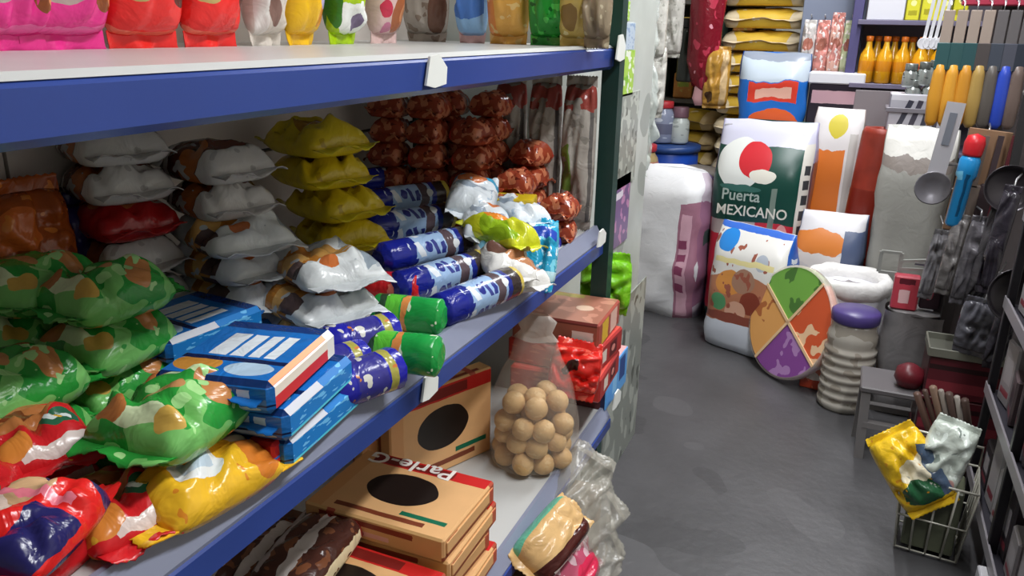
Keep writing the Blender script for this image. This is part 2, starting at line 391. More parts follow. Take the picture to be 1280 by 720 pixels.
mt_wht = foil('cracker_white', 'dde1e1', [('e', .14, .44, .34, .18, 'b5762f'), ('e', .16, .44, .16, .09, 'd8a862'), ('e', .60, .46, .24, .15, 'b98a4a'), ('r', .86, .5, .06, .36, '9aa6b0'), ('r', .5, .84, .44, .05, '8e98a2'), ('e', .40, .22, .10, .07, 'd2763e'), ('r', .1, .30, .08, .1, '5c4a48'), ('n', 5, .64, 2, 1, 'b4bcc2')])
mt_wht2 = foil('cracker_white_dark', 'c4c1bd', [('r', .5, .52, .7, .24, '5a3024'), ('e', .10, .44, .24, .15, 'a8602c'), ('e', .6, .6, .2, .13, '8a4a2c'), ('r', .5, .9, .5, .05, '87807c'), ('n', 5, .64, 0, 2, 'a8a4a0')])
mt_dred = foil('cracker_red', 'a01818', [('e', .5, .45, .3, .2, 'a85a30'), ('r', .5, .9, .5, .06, '702018')])
mt_ypack = foil('chip_yellow', 'd8bd1e', [('e', .5, .5, .24, .2, 'a87a20'), ('e', .56, .5, .12, .11, 'c99b3c'), ('r', .85, .5, .06, .4, 'e9d34a'), ('n', 6, .66, 2, 0, 'b89a18')])
mt_blue = foil('sandwich_blue', '1f6fc0', [('r', .5, .93, .6, .09, '1a3a78'), ('r', .30, .55, .08, .19, 'dfe6ec', 0), ('r', .47, .55, .06, .19, 'dfe6ec'), ('r', .62, .55, .05, .19, 'dfe6ec'), ('r', .76, .55, .05, .19, 'e8eef2'), ('e', .25, .2, .2, .12, 'c88a3a'), ('e', .7, .18, .2, .1, 'b2cbe0'), ('r', .5, .30, .5, .03, '12204c')], warp=.015)
mt_roll = foil('roll_navy', '1d2a86', [('r', .52, .5, .22, .6, '9dbade'), ('r', .66, .5, .05, .6, '5a4a50')]+[q for v in (.08, .33, .58, .83) for q in (('r', .34, v, .025, .09, 'e4eaf0', 20), ('e', .42, v+.02, .035, .06, '2a3486'), ('r', .50, v, .022, .09, '38408a', 15), ('r', .575, v-.02, .022, .07, '2f3a88'), ('e', .22, v+.06, .03, .05, 'c9d4e4'), ('e', .72, v, .03, .05, 'e0e4e6'))]+[ ('r', .86, .5, .07, .6, '3a302e'), ('r', .93, .5, .03, .6, 'c9b24a'), ('r', .12, .5, .12, .6, '18228a')], warp=.05)
mt_roll2 = foil('roll_navy_plain', '2222a0', [('r', .5, .5, .2, .6, '37348a'), ('n', 6, .60, 3, 0, 'd8d6cc'), ('r', .78, .5, .05, .6, 'a9a24a'), ('n', 9, .70, 0, 4, 'c8783a')], warp=.05)
mt_rollg = foil('roll_green', '1f9a44', [('r', .68, .5, .12, .6, '5fbf3a'), ('n', 6, .64, 1, 1, 'd9e8c8'), ('r', .5, .5, .035, .6, 'd98a4a'), ('r', .82, .5, .05, .6, '2f4a34')], warp=.06)
mt_brown = foil('cake_brown', '98402a', [('n', 6, .56, 0, 0, 'c87a58'), ('n', 9, .66, 2, 2, '5e1c14'), ('r', .5, .9, .6, .05, 'c9342e')], rough=.15, bump=.5)
mt_bag = {
 'white_teal': foil('pouch_white_teal', 'dfe6ec', [('r', .5, .86, .6, .12, '3aa6d0'), ('e', .45, .75, .26, .12, 'd07a4a'), ('r', .5, .48, .3, .06, '9aa6b4'), ('n', 6, .66, 0, 0, 'b4c6d6')]),
 'yellow_green': foil('pouch_yellow_green', 'c8cc2a', [('e', .62, .62, .28, .2, 'e88a2a'), ('e', .2, .4, .22, .3, '8fb020'), ('e', .6, .85, .2, .08, 'efe8c0')]),
 'white_brown': foil('pouch_white_brown', 'e4e2de', [('e', .66, .35, .3, .2, 'b9805a'), ('r', .4, .72, .3, .06, '7ab4cc'), ('e', .3, .4, .14, .12, '6a4a40')]),
 'cyan': foil('pouch_cyan', '2aa0c8', [('n', 5, .56, 0, 0, '7ad0e6'), ('r', .6, .75, .3, .08, '2a4ab0'), ('r', .5, .15, .6, .07, 'c8eef6'), ('n', 9, .66, 2, 2, 'e8f6fa')]),
 'blue_violet': foil('pouch_blue', '3a3ea8', [('n', 6, .56, 0, 0, '8f9ce0'), ('e', .5, .6, .24, .14, 'd8d4ee')]),
 'teal_dark': foil('pouch_teal_dark', '20506e', [('n', 5, .58, 0, 0, '3a86a8'), ('e', .5, .5, .2, .16, '7ab4c8')]),
}
packet_kind('crisp', .102, .112, .050, mt_green, wr=.008)
packet_kind('snack_y', .072, .125, .038, mt_yel, wr=.006, seal=.022)
packet_kind('snack_r', .082, .098, .036, mt_red, wr=.007)
packet_kind('snack_n', .080, .095, .036, mt_rednavy, wr=.006)
packet_kind('cracker', .118, .160, .040, mt_wht, foil('seal_white', 'c9ced0', []), wr=.010, seal=.022)
packet_kind('cracker_d', .105, .120, .046, mt_wht2, foil('seal_greyish', 'b8b4b0', []), wr=.007, seal=.02)
packet_kind('cracker_r', .105, .120, .046, mt_dred, wr=.006)
packet_kind('chip', .120, .130, .050, mt_ypack, foil('seal_yellow', 'd6c41e', []), wr=.010, seal=.02, pw=2.4)
packet_kind('sandwich', .13, .165, .036, mt_blue, wr=.002, pw=6, seal=.008)
packet_kind('cake', .072, .068, .047, mt_brown, wr=.0035, seal=.008, pw=2.6)
for k, m in mt_bag.items(): packet_kind(k, .085, .115, .04, m, wr=.008, seal=.012)

# ================================================================== MIDDLE SHELF
G = SM
def mid(kind, name, x, y, h, rz, label, cat='packet', group=None, rx=0, ry=0, var=None):
    t = PK[kind]['th']
    return packet(kind, name, ctr(x, y, G+h, t), (R(rx), R(ry), R(rz)), label, cat, group, var)
# red snack bags, near left
gr = 'red snack bags at the near end of the shelf'
mid('snack_r', 'snack_bag', 25, 690, .000, 8, 'red snack bag lying flat under the navy one in the nearest corner', group=gr)
mid('snack_r', 'snack_bag', 140, 632, .000, 78, 'red snack bag with brown ring picture beside the yellow bag', group=gr)
mid('snack_n', 'snack_bag', 32, 655, .038, 20, 'red and navy snack bag on top in the nearest corner', group=gr)
mid('snack_r', 'snack_bag', 42, 590, .000, 80, 'red snack bag just behind the red and navy one', group=gr)
mid('snack_r', 'snack_bag', 40, 545, .034, 70, 'red snack bag lying higher against the green bags', group=gr)
mid('snack_r', 'snack_bag', -50, 610, .030, 40, 'red snack bag cut by the left edge of the picture', group=gr)
# yellow snack bag along the edge
mid('snack_y', 'snack_bag', 255, 592, .004, -6, 'yellow snack bag with a white round badge lying along the shelf edge', rx=-2, ry=12)
# green crisp bags
gr = 'green crisp bags'
def at_xy(kind, name, X, Y, h, rz, label, cat='packet', group=None, rx=0, ry=0, var=None):
    return packet(kind, name, (X, Y, SM+h), (R(rx), R(ry), R(rz)), label, cat, group, var)
mid('crisp', 'crisp_bag', 205, 548, .000, 3, 'green crisp bag, lower one of the front pair behind the yellow bag', group=gr)
mid('crisp', 'crisp_bag', 214, 512, .050, 5, 'green crisp bag on top of the front pair beside the blue packs', group=gr)
at_xy('crisp', 'crisp_bag', -.705, .565, .000, -4, 'green crisp bag at the bottom of the rear stack', group=gr)
at_xy('crisp', 'crisp_bag', -.700, .560, .050, 5, 'green crisp bag in the middle of the rear stack', group=gr)
at_xy('crisp', 'crisp_bag', -.705, .570, .100, -7, 'green crisp bag with brown crisp pictures, topmost of the rear stack', group=gr)
at_xy('crisp', 'crisp_bag', -.685, .435, .000, 6, 'green crisp bag at the left, below its twin', group=gr)
at_xy('crisp', 'crisp_bag', -.690, .440, .050, -5, 'green crisp bag at the left, on top of its twin', group=gr)
at_xy('crisp', 'crisp_bag', -.795, .560, .000, 4, 'dull green crisp bag lowest at the back panel', group=gr)
at_xy('crisp', 'crisp_bag', -.792, .550, .050, -6, 'dull green crisp bag second at the back panel', group=gr)
at_xy('crisp', 'crisp_bag', -.795, .555, .100, 8, 'dull green crisp bag highest at the back, below the orange pouch', group=gr)
# orange pouch at the back left
packet_kind('orange', .10, .15, .05, foil('pouch_orange', '9c4a1a', [('e', .3, .7, .25, .14, 'c9662a'), ('e', .7, .3, .22, .2, '7a3418'), ('n', 5, .62, 0, 0, 'd07a30')]), wr=.008)
packet_kind('orange_blue', .07, .12, .04, foil('pouch_navy', '2a2160', [('n', 5, .6, 0, 0, '3d3380')]), wr=.006)
packet('orange', 'snack_pouch', P(30, 318, X=-.872), (R(86), 0, R(80)), 'orange brown snack pouch standing in the dark back corner', 'pouch')
packet('orange_blue', 'snack_pouch', P(78, 318, X=-.885), (R(82), 0, R(80)), 'dark navy pouch standing behind the green bags at the back panel', 'pouch')
# blue sandwich biscuit packs: flat bricks with a red and white side band
m_bl_side = pm('blue_pack_side', 'd22e34', [('r', .5, .70, .6, .16, 'eee2d2'), ('r', .5, .97, .6, .10, 'd98a3a'), ('r', .9, .5, .06, .6, 'e8e4de')], rough=.3, warp=.01)
m_bl_side2 = pm('blue_pack_side_b', '1f79c4', [('r', .5, .14, .6, .12, '57c9e0'), ('n', 7, .6, 0, 0, '6ab8e8'), ('r', .2, .9, .3, .10, 'c9ccd4')], rough=.25, warp=.02)
def brick(name, w, d, h, mats, bev=.006): return link(name, box_me(w, d, h, bev), mat=mats)
bp = box_me(.115, .140, .032, .006); bp2 = box_me(.115, .140, .032, .006)
for m in (mt_blue, mt_blue, m_bl_side): bp.materials.append(m)
for m in (mt_blue, mt_blue, m_bl_side2): bp2.materials.append(m)
bseal = seal_me(.105, .010, .03, 3); bseal.materials.append(mt_blue)
def bluepack(me, x, y, h, rz, label):
    o = link('biscuit_pack', me, None, ctr(x, y, G+h, .036), (0, 0, R(rz)))
    for s in (1, -1): link('end_seal', bseal, o, (0, s*.070, .016), (0, 0, 0 if s > 0 else math.pi))
    return tag(o, label, 'biscuits', 'blue biscuit packs')
bluepack(bp2, 347, 515, .000, 6, 'blue biscuit pack at the bottom with a pale blue stripe by the shelf edge')
bluepack(bp2, 338, 484, .033, 9, 'blue biscuit pack in the middle of the low stack')
bluepack(bp, 314, 452, .066, 12, 'blue biscuit pack on top with white bars and a red and white side')
bluepack(bp2, 252, 425, .000, 3, 'blue biscuit pack behind, between the green bags and the white crackers')
bluepack(bp2, 232, 405, .034, -6, 'dark blue biscuit pack at the back on its fellow, under the white wall panel')
# small red carton corner by the yellow bag
tag(brick('small_carton', .03, .06, .03, [flat('c8272c', .3), flat('b02024', .3), pm('carton_red_side', 'cf2a2e', [('r', .5, .5, .2, .2, 'e8dcd4')], rough=.3)], .003), 'small red carton between the yellow bag and the blue biscuit pack', 'carton').location = ctr(352, 552, G, .03)
# white cracker stack, front
gr = 'white cracker bags in the front stack'
at_xy('cracker', 'cracker_bag', -.620, .805, .000, 76, 'white cracker bag lowest in the front stack by the violet rolls', group=gr, var=0)
at_xy('cracker', 'cracker_bag', -.625, .812, .038, 68, 'white cracker bag in the middle of the front stack', group=gr, var=1)
at_xy('cracker', 'cracker_bag', -.622, .838, .076, 60, 'white cracker bag on top of the front stack with a bright glint', group=gr, var=2)
for k, (dx, rz, s) in enumerate(((0, 82, 'lowest of the pile left of the front stack'), (.004, 74, 'second in the pile left of the front stack'), (-.004, 80, 'third in the pile left of the front stack'), (.006, 66, 'crumpled, topmost white one of the left pile'))):
    at_xy('cracker', 'cracker_bag', -.742+dx, .800, .038*k, rz, 'white cracker bag '+s, group='white cracker bags in the left pile', var=k)
gr = 'dim cracker bags stacked at the back'
for k, s in enumerate(('brown and white cracker bag on the left pile, lower one', 'brown and white cracker bag highest on the left pile')):
    at_xy('cracker_d', 'cracker_bag', -.755, .805, .155+.046*k, 70+8*k, s, group=gr)
for k, (kd, s) in enumerate((('cracker_d', 'dark wrapped cracker bag at the bottom of the back stack'), ('cracker_d', 'dark wrapped cracker bag second in the back stack'), ('cracker_d', 'greyish cracker bag just below the dark red one'), ('cracker_r', 'dark red cracker bag in the back stack'), ('cracker_d', 'greyish cracker bag resting on the dark red one'), ('cracker_d', 'greyish cracker bag topmost at the back under the upper shelf'))):
    at_xy(kd, 'cracker_bag', -.835, .715, .046*k, 82-3*k, s, group=gr)
# yellow chip stack
for i, (dx, dy, rz, s) in enumerate(((0, 0, 70, 'lowest'), (.02, .015, 60, 'second from the bottom, bright rim'), (.015, .01, 72, 'third from the bottom, crumpled'), (-.005, 0, 66, 'second from the top, creased'), (0, -.01, 74, 'topmost, under the blue shelf edge'))):
    at_xy('chip', 'chip_bag', -.765+dx, 1.04+dy, i*.051, rz, 'yellow chip bag of the tall yellow stack, '+s, group='yellow chip bags')
# navy biscuit rolls: sloping pile
rl = [roll_me(.19, .025, s) for s in range(3)]
for m in rl: m.materials.append(mt_roll)
gr = 'navy biscuit rolls in the sloping pile'
for i, (x, y, zc, rz, s) in enumerate(((600, 370, .025, -12, 'at the shelf edge'), (556, 345, .036, -18, 'second from the shelf edge'), (532, 310, .058, -22, 'third from the shelf edge'), (516, 278, .076, -24, 'fourth from the shelf edge'), (505, 248, .094, -26, 'fifth from the shelf edge'), (496, 222, .110, -24, 'farthest up the pile'))):
    p = P(x, y, Z=SM+zc)
    tag(link('biscuit_roll', rl[i % 3], None, (p.x, p.y, p.z-.025), (0, R(random.uniform(-30, 30)), R(rz))), 'navy biscuit roll with pale blue label, '+s, 'biscuits', gr)
    if zc > .07:
        tag(link('biscuit_roll', rl[(i+1) % 3], None, (p.x, p.y, SM), (0, R(40*i), R(rz))), 'navy biscuit roll lying beneath the one %s' % s, 'biscuits', gr)
# loose rolls in front
r2 = roll_me(.100, .025, 5); r2.materials.append(mt_roll2); rg = roll_me(.100, .025, 6); rg.materials.append(mt_rollg)
def roll(me, x, y, h, rz, label, grp, rx=0):
    tag(link('biscuit_roll', me, None, ctr(x, y, G+h, .05), (R(rx), R(random.uniform(-30, 30)), R(rz))), label, 'biscuits', grp)
roll(r2, 456, 425, .012, -28, 'blue violet biscuit roll above the other, against the white crackers', 'blue violet biscuit rolls', 0)
roll(r2, 452, 474, .000, -20, 'blue violet biscuit roll at the shelf edge beside the blue packs', 'blue violet biscuit rolls')
roll(r2, 418, 462, .000, -24, 'blue violet biscuit roll touching the red banded blue pack', 'blue violet biscuit rolls')
roll(rg, 512, 392, .000, 100, 'green biscuit roll, the one farther from the shelf edge', 'green biscuit rolls', 0)
roll(rg, 506, 434, .000, 100, 'green biscuit roll lying at the shelf edge', 'green biscuit rolls')
rr = roll_me(.085, .022, 8); rr.materials.append(foil('roll_red', 'c81f26', [('n', 5, .6, 0, 0, 'e87a6a'), ('r', .3, .5, .05, .6, 'e0b04a')]))
roll(rr, 492, 352, .012, 105, 'small red biscuit roll between the white crackers and the green roll', 'red biscuit roll')
# mixed pouches beyond the rolls
def pouch(kind, x, y, h, rot, label, grp='mixed pouches beyond the navy rolls'):
    packet(kind, 'snack_pouch', ctr(x, y, G+h, .04), tuple(R(a) for a in rot), label, 'pouch', grp)
pouch('teal_dark', 548, 205, .075, (30, 10, 40), 'dark teal pouch at the back on top of the navy rolls')
pouch('teal_dark', 520, 208, .050, (30, 10, 70), 'dark teal pouch at the back, lower of the two')
pouch('white_teal', 590, 240, .10, (18, 8, 20), 'white pouch with a blue top lying on the navy rolls')
pouch('white_teal', 606, 276, .065, (10, 10, 30), 'white pouch below the one with a blue top')
pouch('yellow_green', 625, 288, .060, (8, 10, 75), 'yellow green pouch with an orange patch on the white pouches')
pouch('white_brown', 628, 322, .028, (5, 12, 40), 'white pouch with a brown picture under the yellow green one')
pouch('white_brown', 640, 340, .000, (0, 4, 55), 'white and brown pouch lying nearest the shelf edge')
pouch('cyan', 668, 308, .010, (50, 0, 15), 'bright cyan pouch leaning up by the shelf edge')
pouch('blue_violet', 676, 278, .015, (35, 0, 20), 'blue violet pouch behind the cyan one')
pouch('white_teal', 645, 262, .06, (5, 5, 60), 'white pouch in front of the yellow box')
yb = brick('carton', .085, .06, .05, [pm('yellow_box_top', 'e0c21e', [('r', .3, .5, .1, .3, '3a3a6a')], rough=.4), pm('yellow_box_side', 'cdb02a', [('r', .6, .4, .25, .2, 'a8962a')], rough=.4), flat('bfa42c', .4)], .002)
yb.location = ctr(640, 262, G+.05, .05); yb.rotation_euler = (0, 0, R(14)); tag(yb, 'yellow carton among the pouches in front of the red brown cakes', 'carton')
yb2 = brick('carton', .11, .08, .05, [flat('7d6a30', .5)]*3, .002); yb2.location = ctr(640, 285, G, .05); yb2.rotation_euler = (0, 0, R(10)); tag(yb2, 'dull yellow carton underneath the bright yellow carton', 'carton')
# red-brown wrapped cakes in columns
cols = [(-.505, 1.43, 2, 'column at the shelf edge'), (-.582, 1.395, 3, 'column beside the yellow carton'), (-.585, 1.472, 4, 'column second from the edge'), (-.660, 1.37, 5, 'tall column in the middle'), (-.662, 1.448, 6, 'tall column behind the middle one'), (-.738, 1.345, 6, 'tallest dim column at the back'), (-.740, 1.425, 6, 'back column by the grey bags'), (-.815, 1.33, 6, 'darkest column at the back panel')]
ords = ['bottom', 'second', 'third', 'fourth', 'fifth', 'sixth', 'top seventh']
for x, y, n, s in cols:
    for k in range(n):
        packet('cake', 'wrapped_cake', (x+random.uniform(-.004, .004), y+random.uniform(-.004, .004), G+k*.046), (0, 0, R(random.choice((0, 90))+random.uniform(-14, 14))), 'red brown wrapped cake, %s from below in the %s' % (ords[k], s), 'cake', 'red brown wrapped cakes')
# grey and green bags at the far back of this shelf
m_gg = foil('bag_grey_green', 'a39c94', [('r', .3, .42, .12, .16, '6a863a'), ('r', .85, .5, .05, .5, '5e5a58'), ('r', .5, .90, .6, .09, '8a3a32'), ('n', 4, .6, 0, 0, '8a847c')])
packet_kind('greygreen', .068, .275, .045, m_gg, wr=.006)
for x, y, rz, s in ((-.50, 1.535, 90, 'nearest the green post'), (-.572, 1.535, 90, 'second from the green post'), (-.645, 1.53, 90, 'third from the green post, in the dark')):
    packet('greygreen', 'snack_bag', (x, y, G+.155), (R(90), 0, R(0)), 'tall grey bag with green band, '+s, 'packet', 'grey and green bags')

# ================================================================== UPPER SHELF
def up_kind(k, w, m): packet_kind(k, w, .21, .05, m, wr=.006, variants=2)
m_pink = foil('pouch_pink', 'e8328c', [('e', .35, .24, .22, .06, 'b8a09a'), ('e', .80, .22, .14, .08, '8a4a24'), ('e', .86, .2, .07, .05, 'e09060'), ('r', .5, .05, .6, .03, 'f06aa8')], warp=.02)
m_ored = foil('pouch_red', 'ec2c28', [('e', .25, .26, .16, .06, 'bfa868'), ('e', .80, .24, .16, .07, '5a2418'), ('r', .5, .03, .6, .02, 'f07a60')], warp=.02)
KU = [('p_pink', .105, m_pink, -18, 'bright pink pouch standing at the left end of the upper shelf'),
      ('p_pink', 0, None, 66, 'bright pink pouch with a brown picture next to the red ones'),
      ('p_red', .10, m_ored, 168, 'red pouch standing beside the pink ones on the upper shelf'),
      ('p_red', 0, None, 252, 'red pouch with a dark picture, right one of the red pair'),
      ('p_cream', .07, foil('pouch_cream', 'd9cfc4', [('e', .4, .2, .1, .1, '8a6a60'), ('r', .2, .4, .1, .5, 'eae6e0')]), 322, 'cream pouch between the red and the yellow pouch'),
      ('p_yelor', .075, foil('pouch_yellow_orange', 'f0bc20', [('r', .8, .2, .2, .1, 'e08a28'), ('e', .7, .3, .16, .1, 'b4a8cc')]), 366, 'yellow orange pouch on the upper shelf'),
      ('p_lime', .075, foil('pouch_lime', 'a8cc10', [('e', .5, .14, .4, .12, 'f0f2ee'), ('e', .52, .13, .12, .06, '7a6a88'), ('e', .1, .2, .12, .14, '3a7a20')]), 420, 'lime green pouch with a white oval on the upper shelf'),
      ('p_pinkbrown', .08, foil('pouch_pink_brown', 'd8b8b4', [('e', .65, .18, .3, .14, 'a8603a'), ('e', .7, .2, .14, .08, 'd08a5c'), ('e', .25, .22, .1, .06, 'c8324e'), ('e', .3, .08, .12, .05, 'c87a98')]), 473, 'pale pink pouch with a brown picture on the upper shelf'),
      ('p_taupe', .095, foil('pouch_taupe', 'aca398', [('n', 5, .56, 0, 0, '8a7a6c'), ('e', .8, .2, .16, .2, '6a4a3a')]), 538, 'greyish brown pouch in the middle of the upper shelf'),
      ('p_sky', .06, foil('pouch_skyblue', '8fbce8', [('r', .5, .3, .4, .12, '4a7ac8'), ('r', .08, .3, .1, .5, 'e0b8b8')]), 595, 'light blue pouch on the upper shelf'),
      ('p_amber', .08, foil('pouch_amber', 'e0a850', [('r', .2, .4, .16, .6, 'e08a40'), ('n', 5, .6, 0, 0, 'e8c480')]), 640, 'amber pouch between the light blue and the green one'),
      ('p_green', .09, foil('pouch_green', '1f8a2c', [('n', 5, .58, 0, 0, '48b84a'), ('n', 8, .66, 3, 0, '0f5a1c')], wscale=3), 695, 'crinkled green pouch near the end of the upper shelf'),
      ('p_straw', .07, foil('pouch_straw', 'c8ae60', [('n', 5, .6, 0, 0, 'e0d4a0'), ('e', .4, .2, .16, .1, '8a6a30')]), 726, 'straw coloured pouch last but one on the upper shelf'),
      ('p_tan', .05, foil('pouch_tan', '9a8a72', [('n', 5, .6, 0, 0, 'c0b498')]), 750, 'tan pouch beside the green post on the upper shelf')]
for k, w, m, x, lab in KU:
    if w: up_kind(k, w, m)
    if x > 500:
        q_ = P(x, 20, Y=1.46-.0002*(x-500)); packet(k, 'standing_pouch', (q_.x, q_.y, SU+.118), (R(90), 0, R(random.uniform(-4, 4))), lab, 'pouch', 'pouches along the upper shelf'); continue
    p = P(x, 20, X=-.76)
    packet(k, 'standing_pouch', (-.765, p.y, SU+.118), (R(90), 0, R(90+random.uniform(-4, 4))), lab, 'pouch', 'pouches along the upper shelf')

# ================================================================== LOWER SHELF
G = SL
m_parle = pm('biscuit_box_top', 'e0ae78', [('r', .5, .915, .6, .085, 'c8201e'), ('r', .38, .905, .36, .055, '7a1a16'), ('e', .50, .52, .25, .24, '1c100c'), ('r', .5, .115, .32, .028, '7c3a22'), ('r', .78, .20, .16, .028, '0f6a4c'), ('r', .06, .5, .06, .6, 'd39a62')], rough=.42, warp=.012, mottle=.08, mscale=12)
m_parle_s = pm('biscuit_box_side', 'ddab74', [('r', .5, .12, .6, .10, '8c4226'), ('r', .97, .5, .07, .6, 'b04a34')], rough=.45, warp=.008)
m_parle_f = pm('biscuit_box_front', 'dfb074', [('r', .45, .72, .34, .12, '8f3a26'), ('r', .40, .30, .22, .10, 'e6b4a8'), ('r', .2, .5, .03, .6, 'b8543e')], rough=.45, warp=.02)
m_letw = flat('f2ece4', .4); m_letg = flat('e8efe6', .4)
def parle(name, loc, rot, label, txt=True, dark=False, w=.225, d=.165):
    o = link(name, box_me(w, d, .036, .003), None, loc, rot, [m_parle, m_parle_f, m_parle_s])
    for s in (1, -1):                                   # folded end flap ribs seen as ridged side
        link('end_flap', box_me(.003, .150, .022, .001), o, (s*.1135, 0, .007), mat=[m_parle_s]*3)
    if txt:
        text_ob('Parle-G', .042, o, (-.022, .0680, .0364), (0, 0, math.pi), m_letw, sx=1.15)
    return tag(o, label, 'box', 'cream biscuit boxes')
p0 = P(618, 600, Z=SL+.148); pcx, pcy = p0.x-.1125, p0.y-.0825
for k, s in enumerate(('at the bottom of the flat stack', 'second from the bottom of the flat stack', 'third from the bottom of the flat stack', 'on top of the flat stack with a red lettered band')):
    parle('biscuit_box', (pcx+(.006, -.004, .004, 0)[k], pcy+(.004, -.006, .003, 0)[k], SL+.037*k), (0, 0, R((1.5, -1.5, 1, 0)[k])), 'cream biscuit box lying '+s, txt=(k == 3))
# nearer stack
for k, s in enumerate(('lowest', 'middle', 'top')):
    parle('biscuit_box', (pcx+.01, pcy-.175, SL+.037*k), (0, 0, R((0, 2, -1)[k])), 'cream biscuit box of the nearer low stack, %s one' % s, txt=False)
# brown packets behind at the back of the lower shelf
m_bp = foil('biscuit_brown_pack', '4a2a22', [('n', 5, .57, 0, 0, '7a4a30'), ('r', .5, .5, .07, .4, 'd0c8c4'), ('r', .2, .5, .05, .35, 'b8aeb0'), ('r', .95, .5, .05, .6, 'e8d8b0'), ('r', .5, .94, .6, .06, '8a2a26')], warp=.06, wscale=9)
packet_kind('brownpack', .10, .17, .04, m_bp, wr=.004, pw=4)
for x, y, h, s in ((330, 700, .09, 'nearest the blue edge'), (385, 690, .11, 'beside the cream boxes'), (400, 668, .07, 'underneath'), (310, 690, .05, 'lowest under the shelf edge')):
    t = .04; packet('brownpack', 'biscuit_pack', Vector((*P(x, y, Z=SL+h+.02).xy, SL+h)), (0, 0, R(8)), 'dark brown biscuit pack with white lettering, %s' % s, 'biscuits', 'brown biscuit packs')
sup = brick('carton', .15, .20, .05, [flat('6e4a34', .6)]*3, .003); sup.location = (P(352, 690, Z=SL+.05).x-.06, P(352, 690, Z=SL+.05).y, SL); tag(sup, 'brown carton lying under the brown biscuit packs', 'carton')
# standing boxes behind
a = P(616, 458, Z=SL+.18)
for i, s in ((0, 'facing the aisle, in front'), (1, 'behind the front one')):
    dr_ = Vector((.39, .92, 0)); nr_ = Vector((-.92, .39, 0)); q_ = a-dr_*.122+nr_*(.036+.041*i)-dr_*.03*i
    o = parle('biscuit_box', (q_.x, q_.y, SL+.0905), (R(90), 0, R(67)), 'cream biscuit box standing upright behind the flat stack, '+s, txt=False, w=.24, d=.18)
# transparent bag of round rusks
m_rusk = pm('round_rusk', 'd3ab74', [('n', 5, .6, 0, 0, 'dcb986')], rough=.6, mottle=.12, mscale=30, bump=.2, bscale=60)
rk = lathe_me([(.0, 0), (.010, .0015), (.017, .006), (.0205, .013), (.0215, .020), (.020, .028), (.016, .034), (.009, .0385), (0, .040)], 14, wob=.002); rk.materials.append(m_rusk)
bx, by = P(664, 572, Z=SL+.02).x-.005, P(664, 572, Z=SL+.02).y+.02
n = 0
names = ['bottom layer', 'second layer', 'third layer', 'top layer']
for lay, (cnt, rad) in enumerate(((9, .058), (9, .058), (8, .052), (6, .042))):
    for k in range(cnt):
        if k == 0: px_, py_ = 0, 0
        else:
            an = 2*math.pi*(k-1)/(cnt-1)+lay*.5; px_, py_ = rad*math.cos(an)*.95, rad*math.sin(an)*1.0
        o = link('round_rusk', rk, None, (bx+px_, by+py_, SL+.003+lay*.036+random.uniform(0, .006)), (R(random.uniform(-20, 20)), R(random.uniform(-20, 20)), random.uniform(0, 6)))
        tag(o, 'round beige rusk in the %s inside the clear bag' % names[lay], 'rusk', 'round rusks in the clear bag, '+names[lay])
def film(name, rough=.12, tint='f2f0ec', a=.14):
    return pm(name, tint, (), rough, alpha=a, bump=.5, bscale=22, spec=.8)
m_film = film('clear_bag_film', .12, 'f0e6d8', .16)
o = link('plastic_bag', lathe_me([(.055, .001), (.078, .01), (.086, .05), (.085, .10), (.080, .15), (.066, .185), (.052, .215), (.040, .245), (.030, .265)], 28, (1, .95), .008, 3, closed=False), None, (bx, by, SL), (0, 0, 0), m_film)
tag(o, 'clear plastic bag full of round beige rusks on the lower shelf', 'bag')
m_knot = film('bag_neck_film', .2, 'e6dcd2', .4)
link('bag_neck', lathe_me([(.036, .250), (.026, .268), (.034, .290), (.022, .300)], 20, (1.2, .45), .010, 3, closed=False), o, (0, 0, 0), mat=m_knot)
# pile of cartons at the far end
def cart(name, x, y, zb, w, d, h, rz, mats, label, X=None, cat='carton', bev=.002, grp='cartons at the far end of the lower shelf'):
    o = brick(name, w, d, h, mats, bev); p = P(x, y, Z=zb+h/2) if X is None else P(x, y, X=X)
    o.location = (p.x, p.y, zb); o.rotation_euler = (0, 0, R(rz)); tag(o, label, cat, grp); return o
mb_t = pm('blue_carton_top', 'd8a0a0', rough=.4); mb_f = pm('blue_carton_front', '6ab4ec', [('r', .5, .22, .6, .24, '5a2a2c'), ('e', .25, .2, .08, .1, 'd8b48a'), ('r', .5, .95, .6, .06, '2a2c54'), ('r', .96, .5, .05, .6, '2a2c54')], rough=.35, warp=.005)
mb_s = pm('blue_carton_side', '5fa4e4', [('r', .75, .6, .14, .3, '2a4a8a'), ('r', .4, .5, .1, .3, '8ac4f2')], rough=.35, warp=.01)
Yc = 1.46
cart('carton', 735, 505, SL, .13, .17, .092, 0, [mb_t, mb_f, mb_s], 'blue carton at the far end of the lower shelf under the red boxes', X=-.485)
bpos = bpy.data.objects['carton.003'] if 'carton.003' in bpy.data.objects else None
E0 = (-.50, 1.47)
m_rb = [pm('red_box_top', 'd9574c', [('n', 4, .6, 0, 0, 'c03a34'), ('r', .7, .6, .12, .1, '3a1a18')], rough=.3, warp=.03), pm('red_box_front', 'c23a34', [('n', 4, .58, 0, 0, 'e06a5a'), ('r', .6, .4, .1, .1, 'e8cabc')], rough=.3), pm('red_box_side', 'a8302e', [('r', .3, .5, .1, .25, 'e0d0c4'), ('r', .65, .5, .14, .3, '5a1c20'), ('e', .65, .5, .07, .14, 'd88a80')], rough=.35, warp=.01)]
